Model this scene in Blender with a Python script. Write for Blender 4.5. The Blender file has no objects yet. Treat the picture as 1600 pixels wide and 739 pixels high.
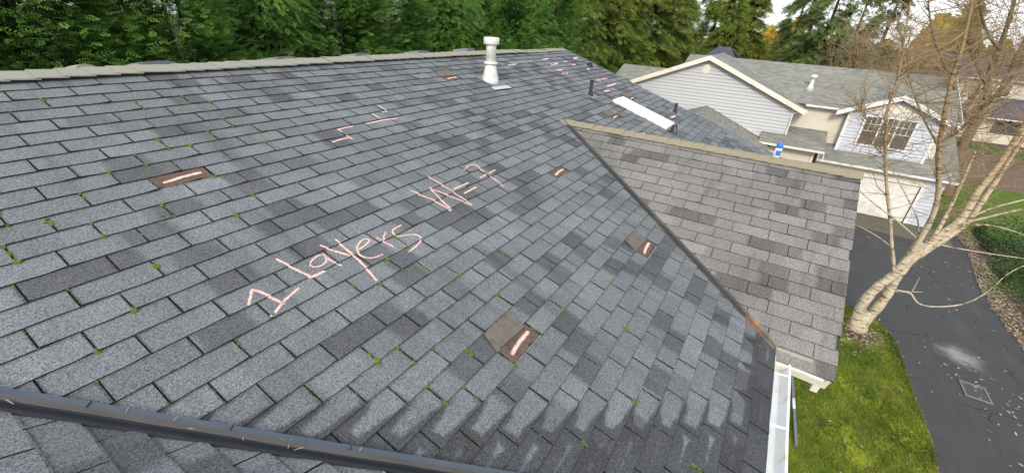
import bpy, bmesh, math, random
import numpy as np
from mathutils import Vector, Matrix

random.seed(7); rng = np.random.default_rng(11)
SC = bpy.context.scene
COL = SC.collection
H = 8.6                      # eye height above the driveway, metres

# ------------------------------------------------------------------ camera
FPX = 660.777
RM = np.array([[0.5280568449516586, -0.8472673304456347, 0.057393721426888804],
               [-0.3616213846449958, -0.2855009295400708, -0.8875354603615517],
               [0.7683657609935102, 0.4479143779689182, -0.45715070528391527]])   # rows: right, down, forward
cam = bpy.data.cameras.new('camera'); cam_o = bpy.data.objects.new('camera', cam); COL.objects.link(cam_o)
cam.sensor_width = 36; cam.lens = FPX / 1600 * 36; cam.clip_start = 0.05; cam.clip_end = 2000
M = Matrix.Identity(4)
for i in range(3):
    M[i][0] = RM[0][i]; M[i][1] = -RM[1][i]; M[i][2] = -RM[2][i]
M[2][3] = H
cam_o.matrix_world = M
SC.camera = cam_o

# ------------------------------------------------------------------ light
SUN_EL = math.radians(30); SUN_DIR = Vector((-0.93, -0.22, 0)).normalized()
wd = bpy.data.worlds.new('World'); SC.world = wd; wd.use_nodes = True
nt = wd.node_tree; bg = nt.nodes['Background']
sky = nt.nodes.new('ShaderNodeTexSky'); sky.sky_type = 'NISHITA'; sky.sun_disc = False
sky.sun_elevation = SUN_EL; sky.sun_rotation = math.atan2(SUN_DIR.x, SUN_DIR.y)
sky.air_density = 1.0; sky.dust_density = 1.5; sky.ozone_density = 1.0
hz = nt.nodes.new('ShaderNodeMix'); hz.data_type = 'RGBA'; hz.inputs[0].default_value = 0.72      # thin bright cloud veil over the whole sky
hz.inputs[7].default_value = (5.5, 5.75, 6.1, 1); nt.links.new(sky.outputs[0], hz.inputs[6])
nt.links.new(hz.outputs[2], bg.inputs[0]); bg.inputs[1].default_value = 0.15
sun = bpy.data.lights.new('sun', 'SUN'); sun.energy = 1.4; sun.angle = math.radians(11); sun.color = (1.0, 0.90, 0.76)
so = bpy.data.objects.new('sun', sun); COL.objects.link(so)
sd = SUN_DIR * math.cos(SUN_EL) + Vector((0, 0, math.sin(SUN_EL)))
so.rotation_euler = sd.to_track_quat('Z', 'Y').to_euler(); so.location = (0, 0, 60)
SC.view_settings.view_transform = 'Standard'; SC.view_settings.look = 'None'
SC.view_settings.exposure = 0.85; SC.view_settings.gamma = 1.0
SC.render.engine = 'CYCLES'; SC.cycles.use_denoising = True
SC.cycles.max_bounces = 6; SC.cycles.transparent_max_bounces = 12

# ------------------------------------------------------------------ survey helpers: sight line from the camera to a known plane
TH = math.radians(17.681); CT, ST = math.cos(TH), math.sin(TH)
def ray(p): return RM.T @ np.array([(p[0] - 800) / FPX, (p[1] - 369.5) / FPX, 1.0])
def hit(p, n, d):            # plane n.x = d in camera-centred coordinates
    r = ray(p); n = np.array(n, float); P = r * (d / (n @ r)); return Vector((P[0], P[1], P[2] + H))
def onx(p, x): return hit(p, (1, 0, 0), x)
def onz(p, z): return hit(p, (0, 0, 1), z - H)
def onmain(p): return hit(p, (0, -ST, CT), -2.0)
def toimg(P):
    c = RM @ np.array([P[0], P[1], P[2] - H]); return (800 + FPX * c[0] / c[2], 369.5 + FPX * c[1] / c[2], c[2])

# ------------------------------------------------------------------ object helpers
def put(o, parent=None):
    COL.objects.link(o)
    if parent is not None: o.parent = parent
    return o
def empty(name, loc, label=None, cat=None, group=None):
    o = bpy.data.objects.new(name, None); COL.objects.link(o); o.location = loc; o.empty_display_size = .2
    if label: tag(o, label, cat, group)
    return o
def tag(o, label=None, cat=None, group=None, kind=None):
    if label: o['label'] = label
    if cat: o['category'] = cat
    if group: o['group'] = group
    if kind: o['kind'] = kind
    return o
def mk(name, verts, faces, mats, parent=None, fm=None, smooth=False):
    """one mesh object given in WORLD coordinates; stored relative to its parent's location"""
    off = Vector((0, 0, 0))
    q = parent
    while q is not None:
        off += q.location; q = q.parent
    me = bpy.data.meshes.new(name)
    me.from_pydata([tuple(Vector(v) - off) for v in verts], [], faces)
    for m in (mats if isinstance(mats, (list, tuple)) else [mats]): me.materials.append(m)
    if fm is not None: me.polygons.foreach_set('material_index', fm)
    if smooth: me.polygons.foreach_set('use_smooth', [True] * len(me.polygons))
    me.update()
    return put(bpy.data.objects.new(name, me), parent)
class MB:
    def __init__(s): s.v = []; s.f = []; s.m = []
    def add(s, v, f, m=0):
        b = len(s.v); s.v += [tuple(x) for x in v]; s.f += [tuple(b + i for i in q) for q in f]; s.m += [m] * len(f)
        return s
    def box(s, a, b, m=0):
        (x0, y0, z0), (x1, y1, z1) = a, b
        return s.hexa([(x0, y0, z0), (x1, y0, z0), (x1, y1, z0), (x0, y1, z0), (x0, y0, z1), (x1, y0, z1), (x1, y1, z1), (x0, y1, z1)], m)
    def hexa(s, c, m=0):
        return s.add(c, [(0, 3, 2, 1), (4, 5, 6, 7), (0, 1, 5, 4), (1, 2, 6, 5), (2, 3, 7, 6), (3, 0, 4, 7)], m)
    def bar(s, A, B, w, h, upv=(0, 0, 1), m=0):
        A, B = Vector(A), Vector(B); d = (B - A).normalized(); sv = d.cross(Vector(upv)).normalized(); u = sv.cross(d)
        c = []
        for P in (A, B):
            for (i, j) in ((-1, -1), (1, -1), (1, 1), (-1, 1)): c.append(P + sv * (i * w / 2) + u * (j * h / 2))
        return s.add(c, [(0, 1, 2, 3), (7, 6, 5, 4), (0, 4, 5, 1), (1, 5, 6, 2), (2, 6, 7, 3), (3, 7, 4, 0)], m)
    def slab(s, pts, n, t, m=0):       # polygon extruded downwards along n by t
        n = Vector(n).normalized(); k = len(pts); P = [Vector(p) for p in pts]
        return s.add(P + [p - n * t for p in P], [tuple(range(k)), tuple(range(2 * k - 1, k - 1, -1))] + [(i, i + k, (i + 1) % k + k, (i + 1) % k) for i in range(k)], m)
    def tube(s, path, rad, n=8, m=0, cap=True):
        P = [Vector(p) for p in path]; k = len(P); b = len(s.v)
        up = Vector((0.13, 0.37, 1)).normalized()
        for i in range(k):
            d = (P[min(i + 1, k - 1)] - P[max(i - 1, 0)]).normalized()
            a = d.cross(up)
            if a.length < 1e-4: a = d.cross(Vector((1, 0, 0)))
            a.normalize(); c = d.cross(a)
            r = rad[i] if isinstance(rad, (list, tuple)) else rad
            for j in range(n):
                t = 2 * math.pi * j / n
                s.v.append(tuple(P[i] + a * (r * math.cos(t)) + c * (r * math.sin(t))))
        for i in range(k - 1):
            for j in range(n):
                s.f.append((b + i * n + j, b + i * n + (j + 1) % n, b + (i + 1) * n + (j + 1) % n, b + (i + 1) * n + j)); s.m.append(m)
        if cap:
            s.f.append(tuple(b + j for j in range(n))[::-1]); s.m.append(m)
            s.f.append(tuple(b + (k - 1) * n + j for j in range(n))); s.m.append(m)
        return s
    def lathe(s, prof, c, n=20, m=0, axis=(0, 0, 1)):
        return s.tube([Vector(c) + Vector(axis) * z for r, z in prof], [max(r, 1e-4) for r, z in prof], n, m)
    def build(s, name, mats, parent=None, smooth=False):
        return mk(name, s.v, s.f, mats, parent, s.m, smooth)

# ------------------------------------------------------------------ node materials
class NM:
    def __init__(s, name, rough=.8, spec=.3):
        s.mat = bpy.data.materials.new(name); s.mat.use_nodes = True; s.t = s.mat.node_tree
        s.b = s.t.nodes['Principled BSDF']; s.b.inputs['Roughness'].default_value = rough; s.b.inputs['Specular IOR Level'].default_value = spec
        s.out = s.t.nodes['Material Output']
    def n(s, typ, **kw):
        o = s.t.nodes.new(typ)
        for k, v in kw.items(): setattr(o, k, v)
        return o
    def link(s, a, b): s.t.links.new(a, b)
    def val(s, x, sock):
        if isinstance(x, (int, float)): sock.default_value = x
        elif isinstance(x, (tuple, list)): sock.default_value = x if len(x) == len(sock.default_value) else tuple(x) + (1,)
        else: s.link(x, sock)
    def math(s, op, a, b=0.0, c=0.0, clamp=False):
        o = s.n('ShaderNodeMath', operation=op); o.use_clamp = clamp
        for i, x in enumerate((a, b, c)): s.val(x, o.inputs[i])
        return o.outputs[0]
    def pos(s):
        if not hasattr(s, '_p'): s._p = s.n('ShaderNodeNewGeometry').outputs['Position']
        return s._p
    def dot(s, v):
        o = s.n('ShaderNodeVectorMath', operation='DOT_PRODUCT'); s.link(s.pos(), o.inputs[0]); o.inputs[1].default_value = v
        return o.outputs['Value']
    def noise(s, scale, detail=2, rough=.5, vec=None, dist=0):
        o = s.n('ShaderNodeTexNoise'); o.inputs['Scale'].default_value = scale; o.inputs['Detail'].default_value = detail
        o.inputs['Roughness'].default_value = rough; o.inputs['Distortion'].default_value = dist
        s.link(vec if vec is not None else s.pos(), o.inputs['Vector']); return o.outputs['Fac']
    def comb(s, x, y, z=0.0):
        o = s.n('ShaderNodeCombineXYZ')
        for i, q in enumerate((x, y, z)): s.val(q, o.inputs[i])
        return o.outputs[0]
    def white(s, x, y=0.0):
        o = s.n('ShaderNodeTexWhiteNoise', noise_dimensions='2D'); s.link(s.comb(x, y), o.inputs['Vector']); return o.outputs['Value']
    def ramp(s, fac, stops):
        o = s.n('ShaderNodeValToRGB'); e = o.color_ramp.elements
        while len(e) < len(stops): e.new(0.5)
        for el, (p, c) in zip(e, stops):
            el.position = p; el.color = tuple(c) + (1,) if len(c) == 3 else c
        s.val(fac, o.inputs[0]); return o.outputs[0]
    def smooth(s, x, a, b):
        o = s.n('ShaderNodeMapRange', interpolation_type='SMOOTHSTEP'); s.val(x, o.inputs[0])
        o.inputs[1].default_value = a; o.inputs[2].default_value = b; return o.outputs[0]
    def mix(s, f, a, b, mode='MIX'):
        o = s.n('ShaderNodeMix', data_type='RGBA', blend_type=mode); s.val(f, o.inputs[0]); s.val(a, o.inputs[6]); s.val(b, o.inputs[7]); return o.outputs[2]
    def scale(s, col, f):
        o = s.n('ShaderNodeVectorMath', operation='SCALE'); s.val(col, o.inputs[0]); s.val(f, o.inputs[3]); return o.outputs[0]
    def color(s, c): s.val(c, s.b.inputs['Base Color']); return s
    def bump(s, h, strength=.3, dist=.01):
        o = s.n('ShaderNodeBump'); o.inputs['Strength'].default_value = strength; o.inputs['Distance'].default_value = dist
        s.val(h, o.inputs['Height']); s.link(o.outputs[0], s.b.inputs['Normal']); return s

def simple(name, c, rough=.7, spec=.3, var=.12, nscale=3.0, grime=None, gscale=1.2, metal=0.0):
    m = NM(name, rough, spec); m.b.inputs['Metallic'].default_value = metal
    f = m.noise(nscale, 4, .6)
    k = m.math('ADD', m.math('MULTIPLY', f, 2 * var), 1 - var)
    col = m.scale(c, k)
    if grime is not None:
        g = m.smooth(m.noise(gscale, 5, .65), .48, .7)
        col = m.mix(m.math('MULTIPLY', g, .7), col, grime)
    m.color(col); return m.mat

CB, CA, S0 = 0.000174, 0.13408, -1.066     # course lines of the main slope: s = S0 + CA*k + CB*k*k
TAB = 0.3321
def shingle_mat(name, u, v, v0, course, light, mid, dark, eave=None, warm=0.0, tabphase=None, joint=.09):
    """u along the courses, v up the slope (world vectors); course = (a, b) of v = v0 + a*k + b*k*k"""
    m = NM(name, .93, .18)
    U = m.dot(u); Vv = m.math('SUBTRACT', m.dot(v), v0)
    a, b = course
    if b: k = m.math('DIVIDE', m.math('SUBTRACT', m.math('SQRT', m.math('ADD', m.math('MULTIPLY', Vv, 4 * b), a * a)), a), 2 * b)
    else: k = m.math('DIVIDE', Vv, a)
    ci = m.math('FLOOR', m.math('ADD', k, 0.03)); fr = m.math('SUBTRACT', k, ci)
    jit = m.white(ci, 3.7)
    wob = m.math('MULTIPLY', m.math('SUBTRACT', m.noise(7, 3), .5), .22)
    uu = m.math('ADD', m.math('ADD', m.math('DIVIDE', U, .235), m.math('MULTIPLY', jit, 13.0)), wob)
    cell = m.math('FLOOR', uu); fu = m.smooth(m.math('SUBTRACT', uu, cell), .80, 1.0)
    def tone(q): return m.ramp(m.white(q, ci), [(0.0, light), (.30, mid), (.58, tuple(.5 * x + .5 * y for x, y in zip(light, mid))), (.78, mid), (.84, dark), (1.0, tuple(x * .88 for x in dark))])
    col = m.mix(fu, tone(cell), tone(m.math('ADD', cell, 1.0)))
    t2 = m.white(m.math('FLOOR', m.math('DIVIDE', uu, 1.55)), m.math('ADD', ci, 17.0))
    col = m.scale(col, m.math('ADD', m.math('MULTIPLY', t2, .16), .92))
    big = m.noise(.9, 3, .6); col = m.scale(col, m.math('ADD', m.math('MULTIPLY', big, .6), .70))
    # granules
    g1 = m.noise(330, 1, .5); g2 = m.noise(120, 2, .6)
    gr = m.math('ADD', m.math('MULTIPLY', m.math('SUBTRACT', g1, .5), 3.0), m.math('ADD', m.math('MULTIPLY', m.math('SUBTRACT', g2, .5), 2.3), 1.02))
    gr = m.math('MAXIMUM', gr, .25)
    col = m.scale(col, gr)
    # dirt near the butt line and along old runs
    run = m.noise(1, 3, .6, vec=m.comb(m.math('MULTIPLY', U, 5.5), m.math('MULTIPLY', Vv, .8)))
    col = m.scale(col, m.math('SUBTRACT', 1.0, m.math('MULTIPLY', m.smooth(run, .5, .75), .26)))
    if warm: col = m.mix(m.math('MULTIPLY', m.smooth(m.noise(2.3, 4), .4, .7), warm), col, (.15, .135, .105))
    # soil gathers along the joints; towards the eave it closes in over the whole tab
    if tabphase is not None:
        ph = m.math('SUBTRACT', m.math('DIVIDE', U, tabphase[0]), m.math('ADD', m.math('MULTIPLY', ci, tabphase[2]), tabphase[1]))
        pu = m.math('SUBTRACT', .5, m.math('ABSOLUTE', m.math('SUBTRACT', m.math('FRACT', ph), .5)))
        ed = m.math('MINIMUM', m.math('MULTIPLY', pu, 2.37), m.math('SUBTRACT', 1.0, fr))
    else: ed = m.math('SUBTRACT', 1.0, fr)
    if eave is not None:
        ed2 = m.math('MINIMUM', ed, m.math('ADD', fr, .1))
        wedge = m.math('DIVIDE', m.math('SUBTRACT', eave, m.math('ADD', U, Vv)), .50)          # soiled wedge that widens along the near valley
        strip = m.math('SUBTRACT', 1.0, m.math('DIVIDE', k, .9))                            # and the wet edge over the gutter
        mk_ = m.math('MULTIPLY', m.math('MINIMUM', m.math('MAXIMUM', m.math('MAXIMUM', wedge, strip), 0.0), 1.0), .56)
        nz = m.math('ADD', m.math('MULTIPLY', m.math('SUBTRACT', m.noise(6.5, 5, .7), .5), .5), m.math('MULTIPLY', m.math('SUBTRACT', m.noise(2.0, 3), .5), .35))
        e = m.math('SUBTRACT', 1.0, m.smooth(m.math('SUBTRACT', m.math('ADD', ed2, nz), mk_), -.10, .10))
        e = m.math('MULTIPLY', e, m.smooth(mk_, .02, .15))
        col = m.mix(m.math('MULTIPLY', e, .8), col, m.scale((.050, .050, .054), gr))
    dj = m.math('SUBTRACT', 1.0, m.smooth(m.math('ADD', ed, m.math('MULTIPLY', m.math('SUBTRACT', m.noise(16, 4, .7), .5), .16)), .0, joint))
    col = m.mix(m.math('MULTIPLY', dj, .72), col, m.scale(m.mix(m.smooth(m.noise(3.1, 3), .5, .62), (.045, .043, .040), (.05, .062, .024)), gr))
    m.color(col)
    m.bump(m.math('ADD', g1, g2), .5, .008)
    return m.mat

UPV = (0, CT, ST)
VOFF = H * ST                                  # survey coordinates are camera-centred
SH_MAIN = shingle_mat('shingle_blue_grey', (1, 0, 0), UPV, S0 + VOFF, (CA, CB), (.196, .207, .211), (.154, .163, .168), (.112, .114, .118), eave=1.70 + 1.066, tabphase=(TAB, .14 + .412 * 12, -.412))
G1M = .446; G1A = math.atan(G1M); RX1, RZ1 = 5.70, -1.266 + H
G1UP = (math.cos(G1A), 0, math.sin(G1A))
G1V0 = RX1 * math.cos(G1A) + RZ1 * math.sin(G1A) - (1.437 + 8 * .141)   # course line 8 below measured one
SH_G1 = shingle_mat('shingle_warm_grey', (0, 1, 0), G1UP, G1V0, (.141, 0), (.244, .232, .216), (.198, .187, .173), (.135, .128, .120), warm=.06, joint=.045)  # same shingles as main slope; lichen tint plus sun warmth in the colour
G2M = .4667; G2A = math.atan(G2M)
G2UP = (-math.cos(G2A), 0, math.sin(G2A)); G2C = .137
G2V0 = -0.362 * math.cos(G2A) + (-1.4145 - G2M * .362 + H) * math.sin(G2A) - 20 * G2C
SH_G2 = shingle_mat('shingle_near', (0, 1, 0), G2UP, G2V0, (G2C, 0), (.200, .208, .206), (.170, .178, .182), (.120, .122, .126), joint=.15)  # wide joint band: moss and dirt, with shadow put into the colour
EDGE = simple('shingle_cut_edge', (.036, .037, .034), .95, .1, .3, 30)
DECK = simple('shingle_underlay', (.055, .058, .045), .95, .1, .3, 20)

def far_roof(name, u, v, col, exp=.15):
    m = NM(name, .92, .15); U = m.dot(u); V_ = m.dot(v)
    k = m.math('DIVIDE', V_, exp); ci = m.math('FLOOR', k); fr = m.math('SUBTRACT', k, ci)
    cell = m.math('FLOOR', m.math('ADD', m.math('DIVIDE', U, .33), m.math('MULTIPLY', m.white(ci, 1.0), 7.0)))
    t = m.white(cell, ci)
    c = m.scale(col, m.math('ADD', m.math('MULTIPLY', t, .35), .82))
    c = m.scale(c, m.math('ADD', m.math('MULTIPLY', m.noise(.7, 4, .6), .5), .75))
    line = m.math('SUBTRACT', 1.0, m.math('MULTIPLY', m.math('LESS_THAN', fr, .14), .55))
    m.color(m.scale(c, line)); m.bump(fr, .5, .012); return m.mat

WHITE = simple('white_paint', (.72, .72, .70), .5, .4, .06, 2.5, grime=(.45, .42, .34), gscale=3.0)
CREAM = simple('cream_paint', (.74, .71, .62), .55, .35, .06, 2.0, grime=(.5, .45, .33), gscale=2.0)
GUT = NM('gutter_white', .4, .45)
GUT.color(GUT.mix(GUT.math('MULTIPLY', GUT.smooth(GUT.noise(7, 4, .65), .52, .72), .75), (.74, .75, .74), (.55, .47, .27))); GUT = GUT.mat
SIDING = simple('siding_pale_grey', (.51, .52, .545), .65, .3, .05, .8)
SIDING2 = simple('siding_blue_white', (.52, .55, .61), .65, .3, .05, .8)
BEIGE = simple('stucco_cream', (.62, .565, .48), .85, .2, .1, 2.5)
CAPM = NM('ridge_cap_lichen', .95, .12)
_g = CAPM.noise(260, 2); _b = CAPM.noise(3.2, 4, .6); _w = CAPM.noise(.8, 2)
_c = CAPM.mix(_b, (.265, .26, .215), (.32, .315, .275)); _c = CAPM.mix(CAPM.smooth(_w, .4, .65), _c, (.31, .29, .215))
CAPM.color(CAPM.scale(_c, CAPM.math('ADD', CAPM.math('MULTIPLY', _g, .7), .62))); CAPM.bump(_g, .3, .005); CAPM = CAPM.mat
CAPG = NM('gable_cap_ochre', .95, .12)
_g = CAPG.noise(260, 2); _b = CAPG.noise(4.2, 4, .6)
CAPG.color(CAPG.scale(CAPG.mix(_b, (.30, .255, .165), (.255, .235, .175)), CAPG.math('ADD', CAPG.math('MULTIPLY', _g, .7), .62))); CAPG.bump(_g, .3, .005); CAPG = CAPG.mat
CHALK = NM('chalk_pink', .95, .1)
_uv = CHALK.n('ShaderNodeUVMap'); _sx = CHALK.n('ShaderNodeSeparateXYZ'); CHALK.link(_uv.outputs[0], _sx.inputs[0])
_e = CHALK.math('ABSOLUTE', CHALK.math('SUBTRACT', _sx.outputs[1], .5))
_f = CHALK.math('ADD', CHALK.math('MULTIPLY', CHALK.noise(190, 2), 1.0), CHALK.math('MULTIPLY', CHALK.noise(28, 2), .45))
_k = CHALK.smooth(CHALK.math('SUBTRACT', _f, CHALK.math('MULTIPLY', CHALK.math('POWER', CHALK.math('MULTIPLY', _e, 2.0), 1.8), .62)), .30, .72)
_k = CHALK.math('MULTIPLY', _k, .93)
CHALK.color(CHALK.mix(CHALK.noise(5, 2), (.80, .47, .39), (.86, .62, .53))); CHALK.link(_k, CHALK.b.inputs['Alpha']); CHALK = CHALK.mat
CHALKM = NM('chalk_magenta', .95, .1)
_f = CHALKM.math('ADD', CHALKM.noise(150, 2), CHALKM.math('MULTIPLY', CHALKM.noise(28, 2), .35))
CHALKM.color(CHALKM.mix(CHALKM.noise(2, 2), (.66, .28, .48), (.82, .55, .62))); CHALKM.link(CHALKM.smooth(_f, .42, .6), CHALKM.b.inputs['Alpha']); CHALKM = CHALKM.mat
FLAPM = simple('asphalt_felt_brown', (.15, .128, .11), .9, .2, .25, 14, grime=(.075, .058, .046), gscale=18)
EXPO = simple('bare_felt_reddish', (.125, .088, .07), .95, .1, .4, 22, grime=(.06, .045, .035), gscale=30)
def metal(name, a, b, rough, rust=None):
    m = NM(name, rough, .5); m.b.inputs['Metallic'].default_value = .35
    c = m.mix(m.smooth(m.noise(2.2, 5, .65), .4, .65), a, b)
    m.color(c); return m
VAL2 = metal('valley_metal_near', (.085, .105, .135), (.12, .13, .145), .38).mat
VALB = simple('valley_rib_reflection', (.095, .092, .094), .6, .4, .2, 6); VALD = simple('valley_shade_and_laps', (.02, .023, .028), .8, .3, .3, 12)  # rib side carries a painted reflection tone; flange shade painted near-black
VAL1M = metal('valley_metal_rusting', (.06, .058, .055), (.085, .082, .078), .5)
_y = VAL1M.dot((0, 1, 0))
_ya, _yb = onmain((1190, 518)).y, onmain((1166, 494)).y
_r = VAL1M.math('MULTIPLY', VAL1M.smooth(_y, _ya - .03, _ya + .03), VAL1M.math('SUBTRACT', 1.0, VAL1M.smooth(_y, _yb - .04, _yb + .04)))
_r = VAL1M.math('MULTIPLY', _r, VAL1M.smooth(VAL1M.noise(22, 5, .75), .42, .56))
_c1 = VAL1M.b.inputs['Base Color'].links[0].from_socket
_low = VAL1M.math('SUBTRACT', 1.0, VAL1M.smooth(VAL1M.math('ADD', _y, VAL1M.math('MULTIPLY', VAL1M.noise(9, 3), .5)), -.35, .1))
_c1 = VAL1M.mix(_low, _c1, (.24, .215, .165))
VAL1M.color(VAL1M.mix(VAL1M.math('MULTIPLY', _r, .85), _c1, (.42, .17, .06))); VAL1 = VAL1M.mat
FLUEM = NM('galvanised_white', .42, .5); FLUEM.b.inputs['Metallic'].default_value = .15
FLUEM.color(FLUEM.mix(FLUEM.smooth(FLUEM.noise(9, 5, .7), .45, .7), (.66, .66, .63), (.5, .47, .4))); FLUEM = FLUEM.mat
BLACK = simple('black_rubber_pipe', (.015, .016, .018), .55, .4, .2, 10)
LEAD = simple('lead_flashing', (.16, .165, .175), .6, .4, .2, 8)
ZINC = simple('zinc_plate', (.48, .52, .55), .35, .5, .1, 8, metal=.3)
SKYL = NM('skylight_acrylic', .22, .5); SKYL.color((.86, .87, .87)); SKYL.b.inputs['Transmission Weight'].default_value = .0; SKYL = SKYL.mat
MOSS = NM('moss', .95, .1)
MOSS.color(MOSS.mix(MOSS.noise(60, 2), (.055, .10, .014), (.17, .24, .03))); MOSS = MOSS.mat

# ================================================================== GROUND
GR = NM('soil_and_turf', .95, .1)
_n = GR.noise(.16, 5, .6); _m = GR.noise(3.0, 5, .7)
GR.color(GR.mix(GR.smooth(_n, .45, .58), GR.mix(_m, (.10, .078, .052), (.16, .125, .085)), GR.mix(_m, (.045, .085, .016), (.085, .13, .03))))
GR.bump(_m, .6, .08)
g = mk('ground', [(-120, -300, -.02), (700, -300, -.02), (700, 300, -.02), (-120, 300, -.02)], [(0, 1, 2, 3)], GR.mat); tag(g, kind='structure')

AS = NM('asphalt_worn', .72, .4)
_gr = AS.noise(70, 2, .6); _l = AS.noise(.8, 5, .65); _s = AS.noise(1.0, 4, .6, vec=AS.comb(AS.math('MULTIPLY', AS.dot((1, 0, 0)), .25), AS.math('MULTIPLY', AS.dot((0, 1, 0)), 2.2)))
_c = AS.mix(_l, (.036, .036, .037), (.066, .065, .064)); _c = AS.mix(AS.math('MULTIPLY', AS.smooth(_s, .5, .75), .5), _c, (.085, .082, .08))
_pd = AS.n('ShaderNodeVectorMath', operation='DISTANCE'); AS.link(AS.pos(), _pd.inputs[0]); _pp = onz((1500, 557), 0); _pd.inputs[1].default_value = _pp
_sp = AS.math('SUBTRACT', 1.0, AS.smooth(AS.math('ADD', _pd.outputs['Value'], AS.math('MULTIPLY', AS.math('SUBTRACT', AS.noise(2.2, 4, .65), .5), 1.1)), .05, .75))
_c = AS.mix(AS.math('MULTIPLY', _sp, .62), _c, (.36, .36, .35))
_oil = AS.smooth(AS.noise(.55, 4, .6), .58, .72); _c = AS.scale(_c, AS.math('SUBTRACT', 1.0, AS.math('MULTIPLY', _oil, .35)))
_vo = AS.n('ShaderNodeTexVoronoi', feature='DISTANCE_TO_EDGE'); _vo.inputs['Scale'].default_value = .42
_wv = AS.n('ShaderNodeVectorMath', operation='ADD'); AS.link(AS.pos(), _wv.inputs[0]); _nv = AS.n('ShaderNodeTexNoise'); _nv.inputs['Scale'].default_value = 1.6; _nv.inputs['Detail'].default_value = 4; AS.link(AS.pos(), _nv.inputs['Vector'])
AS.link(_nv.outputs['Color'], _wv.inputs[1]); AS.link(_wv.outputs[0], _vo.inputs['Vector'])
_ck = AS.math('MULTIPLY', AS.math('SUBTRACT', 1.0, AS.smooth(_vo.outputs['Distance'], .003, .012)), AS.smooth(AS.noise(.35, 3), .47, .56))
_c = AS.scale(_c, AS.math('SUBTRACT', 1.0, AS.math('MULTIPLY', _ck, .6)))
AS.color(AS.scale(_c, AS.math('ADD', AS.math('MULTIPLY', _gr, .8), .6))); AS.bump(_gr, .4, .01)
AS.val(AS.math('SUBTRACT', .82, AS.math('MULTIPLY', _oil, .25)), AS.b.inputs['Roughness'])
right_edge = [(29.0, -9.6), (27.2, -9.75), (24.5, -9.35), (22.3, -9.05), (20.4, -8.98), (18.3, -9.05), (15.5, -9.2), (12, -9.3), (4, -9.3), (-30, -9.3)]
left_edge = [(-30, -5.4), (4, -5.42), (9, -5.38), (10.5, -5.40), (12.2, -5.43), (14.6, -5.36), (15.8, -5.30), (16.6, -5.15), (17.15, -4.8), (17.35, -4.2), (17.4, -2.0), (17.4, 3.0), (29.0, 3.0)]
pts = right_edge + left_edge
d = MB().add([(x, y, 0) for x, y in pts], [tuple(range(len(pts)))]).build('driveway', AS.mat); tag(d, kind='structure')
AP = simple('damp_concrete_apron', (.12, .108, .075), .7, .3, .2, 1.2, grime=(.05, .05, .035))
a = MB().slab([(26.6, -9.1, .012), (28.98, -9.1, .03), (28.98, 2.9, .03), (26.6, 2.9, .012)], (0, 0, 1), .02).build('garage_apron', AP); tag(a, kind='structure')

# lawn: one raised sheet with a soft uneven surface
LW = NM('lawn_mossy', .95, .1)
_a = LW.noise(.75, 5, .6); _b = LW.noise(9, 4, .7); _d = LW.noise(.45, 3, .6)
_c = LW.mix(_b, (.085, .125, .015), (.175, .22, .024)); _c = LW.mix(LW.smooth(_a, .5, .66), _c, LW.mix(_b, (.24, .30, .025), (.33, .36, .035)))
_c = LW.mix(LW.smooth(LW.noise(.9, 5, .65), .56, .68), _c, (.12, .09, .04))
_tp = LW.n('ShaderNodeVectorMath', operation='DISTANCE'); LW.link(LW.pos(), _tp.inputs[0]); _tp.inputs[1].default_value = (15.55, -4.35, .1)
_soil = LW.math('SUBTRACT', 1.0, LW.smooth(LW.math('ADD', _tp.outputs['Value'], LW.math('MULTIPLY', LW.noise(2.5, 3), 1.0)), .7, 1.25))
_c = LW.mix(_soil, _c, LW.mix(_b, (.06, .04, .03), (.16, .11, .09)))
LW.color(_c); LW.bump(_b, .8, .06)
def lawn_h(x, y): return .06 + .025 * math.sin(x * 1.7 + y) + .02 * math.sin(y * 2.9 - x * .6)
edge_l = [(4, -5.42), (7, -5.4), (9, -5.38), (10.5, -5.40), (11.4, -5.45), (12.2, -5.43), (13.4, -5.38), (14.6, -5.36), (15.8, -5.30), (16.6, -5.15), (17.15, -4.8), (17.35, -4.2), (17.4, -2.0), (17.4, .5)]
vv, ff = [], []
N = 44
for i in range(61):
    x = 4 + (17.38 - 4) * i / 60
    ylo = np.interp(x, [p[0] for p in edge_l[:12]], [p[1] for p in edge_l[:12]])
    for j in range(N + 1):
        y = ylo + (.5 - ylo) * j / N
        e = min(1.0, j / 2.0)
        vv.append((x + (.03 * math.sin(y * 5) if i == 60 else 0), y + (.03 * math.sin(x * 7) + .02 * math.sin(x * 17) if j == 0 else 0), -.01 + e * lawn_h(x, y) + .01 * random.random()))
for i in range(60):
    for j in range(N): ff.append((i * (N + 1) + j, (i + 1) * (N + 1) + j, (i + 1) * (N + 1) + j + 1, i * (N + 1) + j + 1))
lawn = mk('lawn', vv, ff, LW.mat, smooth=True); tag(lawn, kind='structure')

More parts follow.
